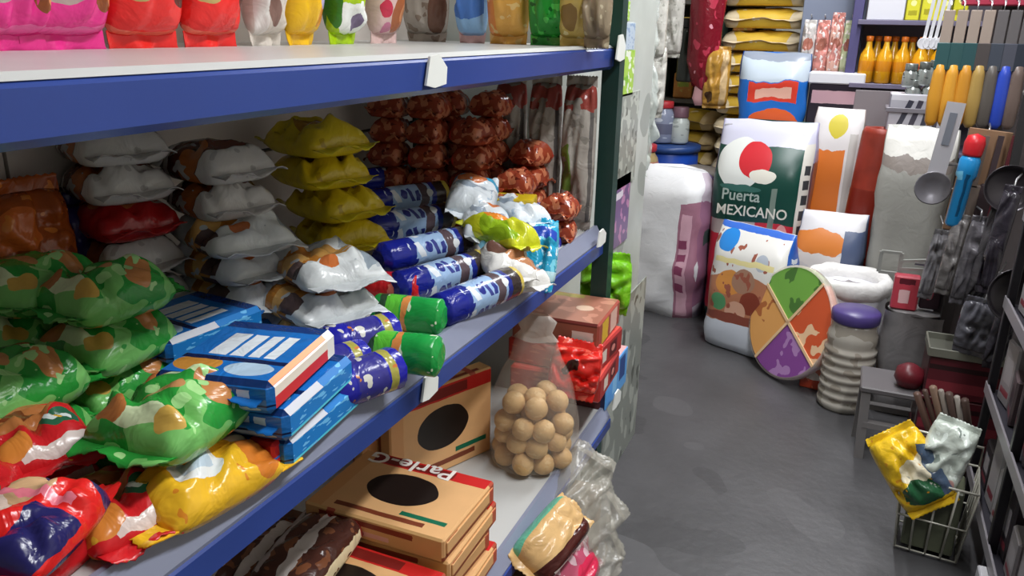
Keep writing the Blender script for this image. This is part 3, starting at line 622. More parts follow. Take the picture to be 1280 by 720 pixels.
for k, (dx, dy, rz, s) in enumerate(((0, 0, 3, 'lower red carton, resting on the blue carton'), (-.005, .01, -2, 'upper red carton under the brown one'))):
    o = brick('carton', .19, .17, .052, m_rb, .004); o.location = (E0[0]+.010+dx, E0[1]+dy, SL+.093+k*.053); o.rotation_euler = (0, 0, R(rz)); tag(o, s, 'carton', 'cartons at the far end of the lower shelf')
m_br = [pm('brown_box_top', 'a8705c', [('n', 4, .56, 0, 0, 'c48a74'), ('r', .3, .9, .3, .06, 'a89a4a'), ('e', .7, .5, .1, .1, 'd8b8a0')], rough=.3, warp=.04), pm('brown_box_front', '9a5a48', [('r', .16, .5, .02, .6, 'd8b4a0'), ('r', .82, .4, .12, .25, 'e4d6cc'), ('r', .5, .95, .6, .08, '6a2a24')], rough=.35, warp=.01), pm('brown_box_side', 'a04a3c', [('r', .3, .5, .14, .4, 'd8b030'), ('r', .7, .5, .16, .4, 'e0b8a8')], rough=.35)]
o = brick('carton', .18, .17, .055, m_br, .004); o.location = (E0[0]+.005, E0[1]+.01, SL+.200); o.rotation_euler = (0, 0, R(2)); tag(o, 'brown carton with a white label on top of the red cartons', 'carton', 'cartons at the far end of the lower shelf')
packet_kind('redbag', .10, .085, .04, foil('red_pouch', 'd62a22', [('n', 4, .6, 0, 0, 'f06a58'), ('e', .4, .5, .12, .12, '3a1a18')], rough=.18), wr=.012)
packet('redbag', 'red_pouch', (-.440, 1.375, SL+.165), (R(66), R(10), R(20)), 'shiny red pouch hanging against the red cartons above the blue carton', 'pouch')
# ---- bright green bag behind the post
packet_kind('lime', .115, .115, .035, foil('lime_bag', '7ecb1e', [('n', 4, .6, 0, 0, '96de3a')], rough=.35), wr=.014)
packet('lime', 'green_bag', P(758, 352, Y=1.665)+Vector((0, 0, .0)), (R(90), 0, R(6)), 'bright lime green bag standing behind the green post', 'bag')
# ================================================================== BASE SHELF (below)
G = SB
def onbase(kind, name, X, x, y, rot, label, cat='packet', group='goods on the bottom shelf'):
    return packet(kind, name, P(x, y, X=X), tuple(R(a) for a in rot), label, cat, group)
m_pk = foil('base_brown_pack', 'd8b078', [('r', .85, .5, .2, .6, '4a1c18'), ('r', .86, .35, .04, .2, 'd8c8c0'), ('r', .10, .5, .1, .6, '6ac0a0')], warp=.02)
packet_kind('basepack', .085, .16, .05, m_pk, wr=.003, pw=5)
packet_kind('pinkpack', .09, .16, .04, foil('base_pink_pack', 'b8506a', [('n', 4, .55, 0, 0, 'd8b4bc'), ('e', .6, .6, .2, .3, 'd02c50')]), wr=.006)
packet_kind('clearpack', .10, .17, .05, film('base_clear_film', .2, 'bab6aa', .42), wr=.014)
for i in range(3):
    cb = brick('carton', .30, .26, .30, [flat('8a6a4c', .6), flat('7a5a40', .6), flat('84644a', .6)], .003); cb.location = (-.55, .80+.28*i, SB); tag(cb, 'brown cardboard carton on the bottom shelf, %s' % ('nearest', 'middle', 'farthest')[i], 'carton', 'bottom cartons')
onbase('basepack', 'biscuit_pack', -.385, 684, 678, (8, 38, -4), 'cream and dark brown biscuit pack under the lower blue edge', 'biscuits')
onbase('pinkpack', 'snack_bag', -.365, 705, 720, (0, 52, -6), 'pink snack bag at the bottom beside the clear plastic bags')
onbase('clearpack', 'plastic_bag', -.375, 722, 655, (16, 45, -14), 'crumpled clear plastic bag hanging out of the bottom shelf', 'bag')
onbase('clearpack', 'plastic_bag', -.355, 735, 700, (0, 62, -8), 'cloudy plastic bag at the aisle corner of the bottom shelf', 'bag')
onbase('clearpack', 'plastic_bag', -.395, 718, 618, (30, 30, 10), 'clear plastic bag just below the lower shelf edge', 'bag')
# continues in part two
# ================================================================== CABINET BEYOND THE POST
m_cab = pm('cabinet_white', 'b9beb8', [('n', 4, .60, 0, 0, '9aa09a')], rough=.4, mottle=.12, mscale=6, coords='Object', warp=0)
cabn = empty('side_cabinet', (-.87, 2.05, 0)); tag(cabn, 'pale grey cabinet with plastic covered sides standing behind the green post', 'cabinet')
link('body', box_me(.56, .86, 1.9, .006), cabn, mat=[m_cab]*3)
link('kick_plate', box_me(.50, .80, .05, .002), cabn, (.02, 0, 0), mat=[flat('6a6c6a')]*3)
m_st = {'lime': pm('sticker_green', 'a6d04a', [('n', 5, .55, 0, 0, 'e4ecdc'), ('n', 4, .62, 2, 0, '7ab818')], rough=.3), 'blue': pm('sticker_blue', 'b8c8d8', [('n', 6, .58, 0, 0, '8aa4c4')], rough=.3), 'violet': pm('sticker_violet', '6a4a80', [('n', 5, .55, 0, 0, 'b87aa8'), ('r', .4, .75, .3, .05, 'e0d8e4')], rough=.3), 'grey': pm('sticker_grey', '8e948c', [('n', 6, .55, 0, 0, 'b4bab0'), ('n', 8, .64, 1, 0, '5e645c')], rough=.3)}
for (x0, y0, x1, y1, k, s) in ((772, 0, 786, 26, 'lime', 'green leaf sticker'), (776, 28, 792, 62, 'blue', 'pale blue sticker'), (772, 64, 790, 118, 'lime', 'green leaf sticker'), (757, 232, 783, 298, 'violet', 'violet poster'), (770, 120, 792, 225, 'grey', 'grey print'), (757, 400, 790, 580, 'grey', 'grey print')):
    a, b = P(x0, y0, X=-.588), P(x1, y1, X=-.588)
    me = box_me(.003, abs(b.y-a.y), abs(a.z-b.z), .0005)
    o = link('sticker', me, cabn, ((a+b)/2-Vector((0, 0, abs(a.z-b.z)/2)))-cabn.location, mat=[m_st[k]]*3); o['label'] = s+' on the cabinet side'
# clear sleeve bags hanging from the cabinet top edge
m_slv = film('sleeve_film', .2, 'dfe6e2', .45)
for i, (x, y, h, s) in enumerate(((806, 5, .36, 'upper'), (800, 150, .34, 'lower'))):
    p = P(x, y, Y=2.5+.06*i)
    packet_kind('sleeve%d' % i, .09, h, .04, m_slv, wr=.014)
    packet('sleeve%d' % i, 'plastic_sleeve', p, (R(90), 0, R(70)), 'cloudy clear plastic sleeve hanging at the cabinet corner, '+s+' one', 'bag', 'plastic sleeves')

# ================================================================== SACKS AT THE END OF THE AISLE
def sack(name, me, loc, rz, mats, label, cat='sack', tilt=0, grp=None, seam=None):
    o = link(name, me, None, loc, (R(tilt), 0, R(rz)), mats); tag(o, label, cat, grp); return o
m_wsack = pm('woven_white', 'e6e6e8', [('r', .88, .40, .12, .40, 'a87488'), ('r', .85, .38, .06, .36, 'd4a6b6'), ('r', .83, .55, .05, .03, '8a4060'), ('r', .83, .45, .05, .03, '8a4060'), ('r', .83, .34, .05, .03, '8a4060'), ('r', .83, .22, .05, .03, '8a4060')], rough=.6, warp=.008, bump=.2, bscale=18)
m_wsack_s = pm('woven_white_side', 'c9bcc8', [('r', .4, .45, .3, .36, '9a6a86'), ('r', .45, .55, .16, .04, '4a5a58'), ('r', .75, .5, .18, .5, '7a6a9a')], rough=.6, warp=.02)
sack('white_sack', sack_me(.42, .30, .74, 'round', 1, .034), (-.80, 4.02, 0), -16, [m_wsack, m_wsack_s], 'big white woven sack with a pink printed strip at the end of the aisle')
m_mex = pm('rice_green', '12443a', [('r', .5, .96, .6, .075, 'c9c8da'), ('r', .5, .30, .6, .23, 'c8283c'), ('e', .26, .80, .24, .12, 'e2e4e0'), ('e', .42, .82, .17, .085, 'd02a34'), ('e', .52, .75, .14, .03, 'e8e4d8'), ('e', .30, .69, .22, .015, '3a6a62'), ('r', .66, .60, .03, .10, '7a8a80'), ('e', .78, .45, .07, .08, 'e8a0a0'), ('r', .26, .495, .24, .035, 'b9aaa8'), ('r', .95, .46, .055, .45, 'd8d4cc')]+[('r', .955, .30+.07*k, .026, .022, '3c3e42') for k in range(8)], rough=.3, warp=.012)
m_mex_s = pm('rice_side', '6a4a5a', [('r', .5, .45, .2, .45, '8a5a54'), ('r', .5, .92, .6, .09, 'a8a4c4')], rough=.3, warp=.02)
s_m = sack('rice_sack', sack_me(.44, .28, 1.0, 'flat', 2, .010), (-.375, 3.98, 0), -2, [m_mex, m_mex_s], 'green and red rice sack with white lettering standing behind the pet food bag', tilt=-3)
m_cream = flat('dcd8cc', .45)
for ch, i in zip('MEXICANO', range(8)): pass
text_ob('MEXICANO', .068, s_m, (-.018, -.180, .583), (R(90), 0, 0), m_cream, sx=.92)
text_ob('Puerta', .075, s_m, (-.075, -.176, .655), (R(90), 0, 0), flat('a8b4ac', .5), sx=.9)
link('seam', tube_me([(-.21, -.012, .968), (-.1, -.02, .975), (.05, -.015, .972), (.21, -.012, .968)], .008), s_m, mat=flat('e6e4ee', .5))
m_pet = pm('petfood_white', 'e4e2de', [('e', .5, .40, .62, .24, 'b87a5c'), ('e', .35, .55, .18, .10, 'd8924a'), ('e', .55, .58, .16, .10, 'a8806a'), ('e', .68, .42, .14, .09, '8a4030'), ('e', .25, .38, .11, .07, '5a9a6a'), ('e', .5, .33, .14, .08, 'd8a890'), ('n', 9, .62, 0, 0, 'a05a48'), ('r', .5, .10, .6, .13, 'd4dae6'), ('e', .5, .27, .50, .04, '8a4a3c'), ('e', .20, .87, .13, .09, '2a86d8'), ('e', .74, .74, .08, .06, 'b4bcc8'), ('r', .5, .985, .6, .03, '3a6ac8'), ('r', .5, .72, .4, .02, 'e8dca0')], rough=.3, warp=.02)
m_pet_s = pm('petfood_blue', '1f5cb8', [('r', .5, .74, .14, .025, 'e0e8f2'), ('r', .5, .67, .14, .025, 'e0e8f2'), ('r', .5, .60, .14, .025, 'e0e8f2'), ('r', .5, .53, .14, .025, 'e0e8f2'), ('r', .5, .80, .14, .02, 'e0e8f2'), ('r', .9, .7, .1, .2, '16306a')], rough=.3, warp=.02)
sack('pet_food_bag', sack_me(.36, .20, .57, 'flat', 3, .012), (-.355, 3.60, 0), -22, [m_pet, m_pet_s], 'white and blue pet food bag with a bowl picture in front of the rice sack', tilt=-6)
# round sectored tray leaning beside it
disc = empty('sectored_wheel', (-.125, 3.36, .242), (R(76), 0, R(-46))); tag(disc, 'round flat pack with green, orange, red and purple sectors leaning by the pet food bag', 'toy')
RD = .235
def sector(a0, a1, col, r0=0, nm='sector', z0=0, z1=.03):
    bm = bmesh.new(); n = 12; ring = [(r0*math.cos(a0), r0*math.sin(a0))] if r0 == 0 else []
    pts = [(0, 0)]+[(RD*math.cos(a0+(a1-a0)*i/n), RD*math.sin(a0+(a1-a0)*i/n)) for i in range(n+1)]
    lo = [bm.verts.new((x, y, z0)) for x, y in pts]; hi = [bm.verts.new((x*.985, y*.985, z1)) for x, y in pts]
    bm.faces.new(lo[::-1]); bm.faces.new(hi)
    for i in range(len(pts)): bm.faces.new((lo[i], lo[(i+1) % len(pts)], hi[(i+1) % len(pts)], hi[i]))
    return link(nm, done(bm, nm), disc, (0, 0, 0), mat=pm('sector_'+col, col, [('n', 14, .62, 0, 0, {'78b24a': '4a7a34', 'e8a860': 'b86a3a', 'd85a30': 'f0c8a0', '8a4a9a': 'b486c0'}[col])], rough=.35, coords='Object', warp=0))
for a0, a1, col in ((60, 150, '78b24a'), (150, 240, 'e8a860'), (-30, 60, 'd85a30'), (240, 330, '8a4a9a')): sector(R(a0+1.5), R(a1-1.5), col)
link('rim', lathe_me([(RD-.004, -.003), (RD+.006, .0), (RD+.006, .03), (RD-.004, .034)], 48, closed=False), disc, mat=film('wheel_rim', .2, 'e8dcd0', .5))
bmx = bmesh.new()
for a in (60, 150, 240, 330): bar_bm(bmx, (0, 0, .032), (math.cos(R(a))*RD, math.sin(R(a))*RD, .032), .012, .006)
link('divider', done(bmx, 'div'), disc, mat=flat('e8c49a', .4))
# white sack with rolled-down rim, clear jar with violet lid, red pack
ws = empty('open_sack', (.06, 3.52, .14)); tag(ws, 'white open sack with a thick rolled down rim', 'sack')
m_ws = pm('open_sack_white', 'd8d8e0', [], rough=.6, bump=.3, bscale=14)
link('body', lathe_me([(.12, 0), (.145, .012), (.155, .08), (.158, .16), (.155, .25)], 28, (1, .9), .016, 4), ws, mat=m_ws)
link('rolled_rim', lathe_me([(.135, .215), (.158, .217), (.178, .24), (.176, .28), (.155, .305), (.132, .295), (.118, .27), (.122, .235)], 28, (1, .9), .012, 5, closed=False), ws, mat=pm('sack_rim_white', 'e6e4e2', [], rough=.6, bump=.5, bscale=20))
link('contents', lathe_me([(.122, .245), (.09, .252), (0, .255)], 24, (1, .9), .006, 6, closed=False), ws, mat=pm('sack_contents', '8f8a8c', rough=.9, mottle=.3, mscale=40))
oc_ = brick('carton', .26, .20, .139, [flat('6a5240', .7)]*3, .003); oc_.location = (.06, 3.52, 0); tag(oc_, 'low brown carton under the white open sack', 'carton')
jar = empty('plastic_jar', (.10, 3.16, 0)); tag(jar, 'clear ribbed plastic jar with a violet lid on the floor', 'jar')
pr = [(.085, .0), (.092, .01)]
for k in range(7): pr += [(.096, .02+k*.036), (.096, .034+k*.036), (.088, .040+k*.036), (.088, .052+k*.036)]
pr += [(.092, .285), (.09, .31), (.08, .335), (.078, .36)]
link('body', lathe_me(pr, 24), jar, mat=pm('jar_plastic', 'c8c2b8', [('n', 6, .55, 0, 0, 'a8a094')], rough=.15, alpha=.75))
link('lid', lathe_me([(.084, .355), (.088, .36), (.088, .395), (.08, .402), (0, .404)], 24), jar, mat=flat('4a3c78', .35))
link('contents', lathe_me([(.078, .012), (.084, .03), (.084, .24), (.06, .26), (0, .262)], 18, wob=.004), jar, mat=pm('jar_fill', '9a7a66', [('n', 9, .56, 0, 0, 'd8c8b4')], rough=.7))
rp_ = brick('red_pack', .13, .08, .21, [flat('c8563a'), pm('red_pack_front', 'c0492f', [('r', .4, .45, .2, .25, 'e4d8d0'), ('r', .8, .5, .1, .4, '8a2a20'), ('n', 4, .6, 0, 0, 'dc7a5a')], rough=.3), flat('a83a2a')], .006)
rp_.location = (.0, 3.30, 0); rp_.rotation_euler = (0, 0, R(-8)); tag(rp_, 'red and white pack standing between the wheel and the clear jar', 'pack')
# second row: orange bags, dark red roll, tall greyish sack
m_or = pm('flour_orange', 'd8d4d4', [('r', .42, .60, .30, .22, 'd8762e'), ('r', .42, .32, .36, .10, '24463a'), ('e', .5, .93, .2, .05, 'c8b82a'), ('r', .85, .5, .08, .4, 'b8b4b0')], rough=.35, warp=.02)
sack('flour_sack', sack_me(.22, .16, 1.06, 'flat', 5, .010), (-.075, 4.18, 0), -4, [m_or, flat('a89a94')], 'white flour sack with orange and green print behind the rice sack')
sack('flour_sack', sack_me(.28, .18, .64, 'flat', 6, .012), (-.03, 3.78, 0), -4, [pm('flour_white_orange', 'd4d2d6', [('e', .35, .80, .4, .10, 'd8803a'), ('e', .4, .68, .4, .05, 'e0dcdc'), ('r', .35, .42, .24, .2, 'b89a90'), ('r', .9, .5, .2, .4, '54607e')], rough=.35, warp=.03), flat('5e6a88')], 'short white sack with an orange band in front of the tall flour sack')
dr = empty('floor_mat_roll', (.062, 3.98, 0), (R(0), R(3), 0)); tag(dr, 'dark red roll standing between the flour sack and the grey sack', 'roll')
link('roll', lathe_me([(.07, 0), (.082, .01), (.085, .4), (.085, .98), (.078, 1.0), (.03, 1.0), (.03, .97)], 22, wob=.004), dr, mat=pm('mat_red', '8a2c1c', [], rough=.5, mottle=.25, mscale=9))
link('sleeve', lathe_me([(.0855, .30), (.0875, .31), (.0875, .72), (.0855, .73)], 22, closed=False), dr, mat=flat('7a2418', .3))
m_gs = pm('grey_sack', '9d9c96', [('r', .5, .94, .6, .06, 'dcdad4'), ('r', .5, .86, .6, .03, '8a807a')], rough=.5, bump=.3, warp=.04)
sack('grey_sack', sack_me(.27, .22, 1.03, 'flat', 7, .014), (.262, 3.80, 0), -8, [m_gs, flat('98968e', .5)], 'tall greyish white sack standing upright by the hanging ladle')

# ================================================================== STACKS BEHIND
Ybk = 4.85
m_fl = pm('flat_sack_cream', 'd8c8a8', [('r', .5, .5, .32, .6, 'd8b23a'), ('n', 4, .62, 0, 0, 'e4dcc8')], rough=.5, warp=.04)
m_fl2 = pm('flat_sack_ochre', 'c8b080', [('r', .5, .5, .25, .6, 'a88a2a'), ('n', 4, .62, 0, 0, 'd8cca8')], rough=.5, warp=.04)
packet_kind('flatsack', .46, .34, .105, m_fl, wr=.007, pw=5, low=.45); packet_kind('flatsack2', .34, .32, .105, m_fl2, wr=.007, pw=5, low=.45)
nm = ['lowest', 'second from below', 'third from below', 'fourth from below', 'fifth from below', 'sixth from below', 'seventh from below', 'eighth from below', 'ninth from below', 'tenth from below', 'eleventh from below', 'twelfth from below', 'thirteenth from below', 'topmost']
xa = P(958, 20, Y=Ybk).x
for k in range(14):
    packet('flatsack', 'flat_sack', (xa+random.uniform(-.02, .02), Ybk+.1, k*.118), (0, 0, R(random.uniform(-2, 2))), 'cream and yellow sack lying in the tall far stack, '+nm[k], 'sack', 'sacks in the tall far stack')
xb = P(882, 160, Y=Ybk).x
for k in range(8):
    packet('flatsack2', 'flat_sack', (xb-.12+random.uniform(-.02, .02), Ybk+.22, k*.118), (0, 0, R(random.uniform(-3, 3))), 'ochre sack lying in the lower far stack by the blue drum, '+(nm[k] if k < 7 else 'topmost'), 'sack', 'sacks in the lower far stack')
# blue sack standing behind the rice sack, on a carton
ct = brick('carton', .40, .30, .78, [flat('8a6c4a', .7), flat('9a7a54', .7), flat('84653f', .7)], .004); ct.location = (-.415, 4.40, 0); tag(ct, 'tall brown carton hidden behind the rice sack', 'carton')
m_bs = pm('sack_blue', '1f6ac0', [('r', .5, .88, .6, .14, 'b8c4d0'), ('r', .5, .64, .36, .09, 'd8402e'), ('r', .52, .63, .26, .045, 'e8b4a0'), ('e', .55, .38, .36, .10, 'e0602a'), ('e', .5, .98, .6, .06, '8a92a0')], rough=.3, warp=.03)
sack('blue_sack', sack_me(.33, .2, .52, 'flat', 8, .014), (-.415, 4.40, .78), 2, [m_bs, flat('1c4a8a')], 'blue sack with a red label and orange sun standing behind the rice sack')
# drum and jars, left end of the background
m_drum = pm('drum_blue', '1c48a8', rough=.35, mottle=.1)
dx = P(838, 200, Y=4.7)
dm = empty('plastic_drum', (dx.x-.01, 4.68, 0)); tag(dm, 'blue plastic drum behind the white sack', 'drum')
link('body', lathe_me([(.15, 0), (.17, .02), (.175, .35), (.18, .37), (.175, .39), (.17, .72), (.16, .74)], 26), dm, mat=m_drum)
link('rim', lathe_me([(.165, .73), (.182, .735), (.182, .765), (.16, .77), (0, .77)], 26), dm, mat=flat('26447e', .4))
def jarx(name, x, y, Y, r, h, zb, bodymat, lidmat, label, cat='jar', grp=None, lidh=.04):
    p = P(x, y, Y=Y); t = empty(name, (p.x, Y, zb)); tag(t, label, cat, grp)
    link('body', lathe_me([(r*.9, 0), (r, .01), (r, h*.75), (r*.93, h*.85), (r*.75, h*.93), (r*.75, h)], 20), t, mat=bodymat)
    link('lid', lathe_me([(r*.8, h-.005), (r*.84, h), (r*.84, h+lidh), (r*.78, h+lidh+.004), (0, h+lidh+.005)], 20), t, mat=lidmat); return t
m_jy = pm('jar_yellowish', 'a89468', [('r', .5, .7, .6, .08, 'b87a6a'), ('n', 5, .6, 0, 0, '8a7a4a')], rough=.3)
jarx('storage_jar', 804, 200, 4.4, .085, .26, .50, m_jy, flat('b0343c', .35), 'yellowish jar with a red lid in front of the blue drum', lidh=.03)
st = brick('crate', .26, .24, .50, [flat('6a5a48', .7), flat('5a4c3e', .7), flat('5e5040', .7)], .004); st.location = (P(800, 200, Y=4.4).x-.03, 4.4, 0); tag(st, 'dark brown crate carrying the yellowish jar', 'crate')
m_jc = pm('jar_clear_blue', '8a92a8', [('n', 5, .58, 0, 0, 'c4ccd8'), ('r', .5, .4, .6, .15, '6a6e84')], rough=.15)
jarx('storage_jar', 829, 150, 4.66, .065, .20, .776, m_jc, flat('b8323a', .4), 'grey blue jar with a red lid on the blue drum', grp='jars on the drum', lidh=.03)
jarx('storage_jar', 850, 155, 4.68, .055, .15, .776, pm('jar_pale', 'c4ccc8', [('n', 5, .6, 0, 0, 'a0a8a4')], rough=.2), flat('7a5a66', .4), 'pale jar with a mauve lid on the blue drum', grp='jars on the drum', lidh=.05)
bw = empty('cooking_pot', (P(872, 215, Y=4.5).x+.01, 4.46, 0)); tag(bw, 'dark pot with a pale edge beside the blue drum', 'pot')
link('body', lathe_me([(.10, .50), (.135, .52), (.14, .64), (.145, .65), (.13, .65), (.12, .54), (0, .53)], 24), bw, mat=flat('221c22', .35))
link('stand', lathe_me([(.12, 0), (.12, .5), (0, .5)], 16), bw, mat=flat('3a342e', .6))
link('lid', lathe_me([(.145, .651), (.13, .672), (.04, .69), (0, .692)], 24), bw, mat=flat('8d8782', .35))
# back shelving at the far left with hanging goods
far = empty('far_shelf', (-1.2, 5.45, 0)); tag(far, 'dark shelf rack at the far left end of the shop', 'shelf')
m_fs = flat('5a5650', .6)
for x in (-.5, .62): link('post', box_me(.04, .36, 2.2, .002), far, (x, 0, 0), mat=[m_fs]*3)
for z in (.5, .95, 1.25, 1.55, 1.85): link('shelf_board', box_me(1.12, .36, .025, .002), far, (.06, 0, z), mat=[m_fs]*3)
link('back_board', box_me(1.12, .012, 2.2, .002), far, (.06, .18, 0), mat=[flat('3c3836', .7)]*3)
fcols = ['8a9a3a', 'c8c4b8', '4a4e48', 'b8a050', '6a7a6a', 'a8322e', '3a4a40', 'd0c8b0', '8a8f96', 'b87a3a', '5a2a2a', 'a6a29a']
fnames = ['lime', 'cream', 'charcoal', 'straw', 'sage', 'red', 'dark green', 'pale', 'grey', 'brown', 'maroon', 'ash']
for r_, z in enumerate((.976, 1.276, 1.576)):
    for k in range(6):
        i = (r_*5+k*3+r_) % 12; h = (.16, .2, .24)[(k+r_) % 3]; w = .12
        p = brick('goods_pack', w, .14, h, [flat(fcols[i], .4), pm('goods_%d' % i, fcols[i], [('r', .5, .6, .3, .15, fcols[(i+3) % 12]), ('n', 5, .6, 0, 0, fcols[(i+6) % 12])], rough=.35, warp=.03), flat(fcols[i], .4)], .008)
        p.location = (-1.60+.175*k, 5.40, z); p.rotation_euler = (0, 0, R(random.uniform(-8, 8)))
        tag(p, '%s pack with %s patch, %s from left on the %s far board' % (fnames[i], fnames[(i+3) % 12], ('first', 'second', 'third', 'fourth', 'fifth', 'sixth')[k], ('low', 'middle', 'high')[r_]), 'pack', 'packs on the far shelf')
# hanging red net bag, tan bag, dark bottle, green box
m_net = pm('red_net', '7a1424', [('n', 7, .60, 0, 0, 'b8384e'), ('n', 9, .70, 2, 0, 'e09aa8')], rough=.2, bump=.6)
p = P(885, 40, Y=4.7)
nb = empty('hanging_net', (p.x, 4.62, 1.06)); tag(nb, 'dark red glossy bundle hanging left of the tall far stack', 'bundle')
link('body', lathe_me([(.01, 0), (.055, .05), (.085, .18), (.095, .36), (.09, .52), (.06, .62), (.02, .68)], 18, (1, .7), .03, 3), nb, mat=m_net)
link('cord', tube_me([(0, 0, .67), (.01, 0, .9), (0, 0, 1.585)], .006), nb, mat=flat('3a1a1a', .6))
link('tail', lathe_me([(.028, -.06), (.04, -.02), (.03, .04), (.01, .07)], 12, (1, .6), .012, 9), nb, mat=flat('d0a0a4', .4))
packet_kind('tanbag', .14, .30, .06, foil('tan_bag', 'b88a3a', [('r', .75, .5, .1, .6, 'd8b888'), ('e', .3, .2, .14, .1, '4a3014')]), wr=.012)
packet('tanbag', 'tan_bag', P(896, 97, Y=4.62), (R(90), 0, R(6)), 'tan paper bag standing below the red bundle', 'bag')
packet_kind('palebag', .16, .34, .06, foil('pale_grey_bag', 'c8c6be', [('n', 4, .6, 0, 0, 'a4a49a')]), wr=.014)
PB = []
packet('palebag', 'pale_bag', P(813, 25, Y=3.9), (R(90), 0, R(10)), 'pale grey bag hanging at the top beside the cabinet', 'bag', 'pale hanging bags')
packet('palebag', 'pale_bag', P(838, 28, Y=4.6), (R(90), 0, R(-6)), 'pale grey bag hanging behind the green box', 'bag', 'pale hanging bags')
packet('palebag', 'pale_bag', P(812, 100, Y=4.1), (R(90), 0, R(14)), 'greyish bag hanging lower, above the jars', 'bag', 'pale hanging bags')
for o in [o for o in COL.objects if o.name.startswith('pale_bag')]: link('cord', tube_me([(0, .17, .02), (0, ZC-o.location.z, .02)], .003), o, mat=flat('b0aca4', .6))
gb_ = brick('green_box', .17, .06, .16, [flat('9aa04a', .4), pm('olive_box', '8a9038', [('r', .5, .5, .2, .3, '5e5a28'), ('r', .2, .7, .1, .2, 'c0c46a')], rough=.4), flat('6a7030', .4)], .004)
gb_.location = (P(825, 62, Y=5.33).x, 5.33, 1.276); tag(gb_, 'olive green box on the far shelf among the pale bags', 'box')
jarx('dark_bottle', 862, 90, 4.75, .075, .30, P(862, 102, Y=4.75).z, pm('dark_bottle', '2c322e', [('r', .2, .5, .12, .2, '4a5650'), ('n', 6, .68, 0, 0, 'a8b0aa')], rough=.2), flat('26282a', .4), 'dark bottle hanging beside the red bundle', 'bottle')
# ================================================================== DISPLAY CABINET AT THE BACK RIGHT
disp = empty('display_rack', (.30, 4.55, 0)); tag(disp, 'mauve grey display rack with shelves behind the sacks', 'rack')
m_dp = flat('6e6880', .5); m_db = pm('display_board', '8d8590', rough=.5, mottle=.08)
zsh = P(1100, 104, Y=4.35).z; zs2 = P(1100, 24, Y=4.35).z
xl = P(1072, 60, Y=4.35).x
for x in (xl-.02, xl+.62, xl+1.05): link('post', box_me(.045, .3, 2.2, .002), disp, (x-.30, -.03, 0), mat=[flat('514c78', .45)]*3)
for z in (.3, zsh-.66, zsh-.33, zsh-.025, zs2-.025, zs2+.3): link('shelf_board', box_me(1.07, .38, .022, .002), disp, (xl+.52-.30, -.02, z), mat=[m_dp]*3)
link('back_board', box_me(1.07, .012, 2.2, .002), disp, (xl+.52-.30, .17, 0), mat=[m_db]*3)
link('grey_panel', box_me(.30, .012, .30, .002), disp, (xl+.17-.30, -.205, zsh-.335), mat=[flat('857c80', .5)]*3)
m_oil = pm('oil_yellow', 'e0a018', [('n', 5, .62, 0, 0, 'f0c848'), ('r', .5, .4, .6, .12, 'd88a1e')], rough=.15, spec=.7)
bot = lathe_me([(.028, 0), (.036, .006), (.037, .10), (.033, .135), (.016, .165), (.013, .185), (.013, .20)], 18); bot.materials.append(m_oil)
capm = lathe_me([(.015, .195), (.017, .197), (.017, .218), (.0, .220)], 14); capm.materials.append(flat('d8701e', .35))
for k in range(9):
    row, q = divmod(k, 5)
    b_ = link('oil_bottle', bot, None, (xl+.050+.077*q+.038*row, 4.39+.09*row, zsh-.003), (0, 0, k)); link('cap', capm, b_)
    tag(b_, 'yellow oil bottle, %s from the left in the %s row on the rack' % (('first', 'second', 'third', 'fourth', 'fifth')[q], ('front', 'rear')[row]), 'bottle', 'yellow oil bottles')
rb = brick('red_box', .06, .05, .09, [flat('a82c1c', .4)]*3, .003); rb.location = (xl+.27, 4.335, zsh-.003); tag(rb, 'small red box in front of the yellow bottles', 'box')
for k in range(4):
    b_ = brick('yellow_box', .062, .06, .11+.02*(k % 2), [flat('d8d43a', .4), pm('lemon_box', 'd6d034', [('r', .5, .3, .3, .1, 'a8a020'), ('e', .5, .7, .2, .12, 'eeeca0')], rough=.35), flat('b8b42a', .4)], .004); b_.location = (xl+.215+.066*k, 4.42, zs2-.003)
    tag(b_, 'lemon yellow box on the upper board of the rack, %s from the left' % ('first', 'second', 'third', 'fourth')[k], 'box', 'lemon yellow boxes')
wb_ = brick('white_box', .16, .12, .14, [flat('d6d6de', .5)]*3, .003); wb_.location = (xl+.10, 4.42, zs2-.003); tag(wb_, 'white box beside the lemon yellow boxes', 'box')
# silver jars below and striped box
for k, (x, y) in enumerate(((1137, 100), (1155, 98), (1168, 96), (1140, 120), (1160, 120))):
    jarx('steel_canister', x, y, 4.0, .031, .075, P(x, y, Y=4.0).z-.03, pm('steel_can', 'b4bab8', [('n', 6, .62, 0, 0, '6a706c')], rough=.25, metallic=.6), flat('8a908e', .3, metallic=.6), 'small steel canister, %s' % ('left one of the upper row', 'middle one of the upper row', 'right one of the upper row', 'left one of the lower row', 'right one of the lower row')[k], 'canister', 'steel canisters', lidh=.02)
zc_ = P(1150, 108, Y=4.0).z-.035
for k, dz in enumerate((0, P(1150, 122, Y=4.0).z-P(1150, 98, Y=4.0).z)):
    pass
ccr = brick('steel_rack', .28, .16, .02, [flat('7c7880', .4)]*3, .002); ccr.location = (P(1152, 128, Y=4.0).x, 4.02, P(1152, 132, Y=4.0).z-.03); tag(ccr, 'narrow grey rack board under the steel canisters', 'rack')
m_sb = pm('striped_box', 'b0aeb8', [('r', .5, .92, .6, .09, 'd4d2da'), ('r', .28, .4, .05, .45, '3a3a48', -14), ('r', .48, .4, .05, .45, '44404e', -10), ('r', .68, .4, .05, .45, '3a3a48', -6), ('r', .86, .4, .04, .45, '4a4652')], rough=.35, warp=.01)
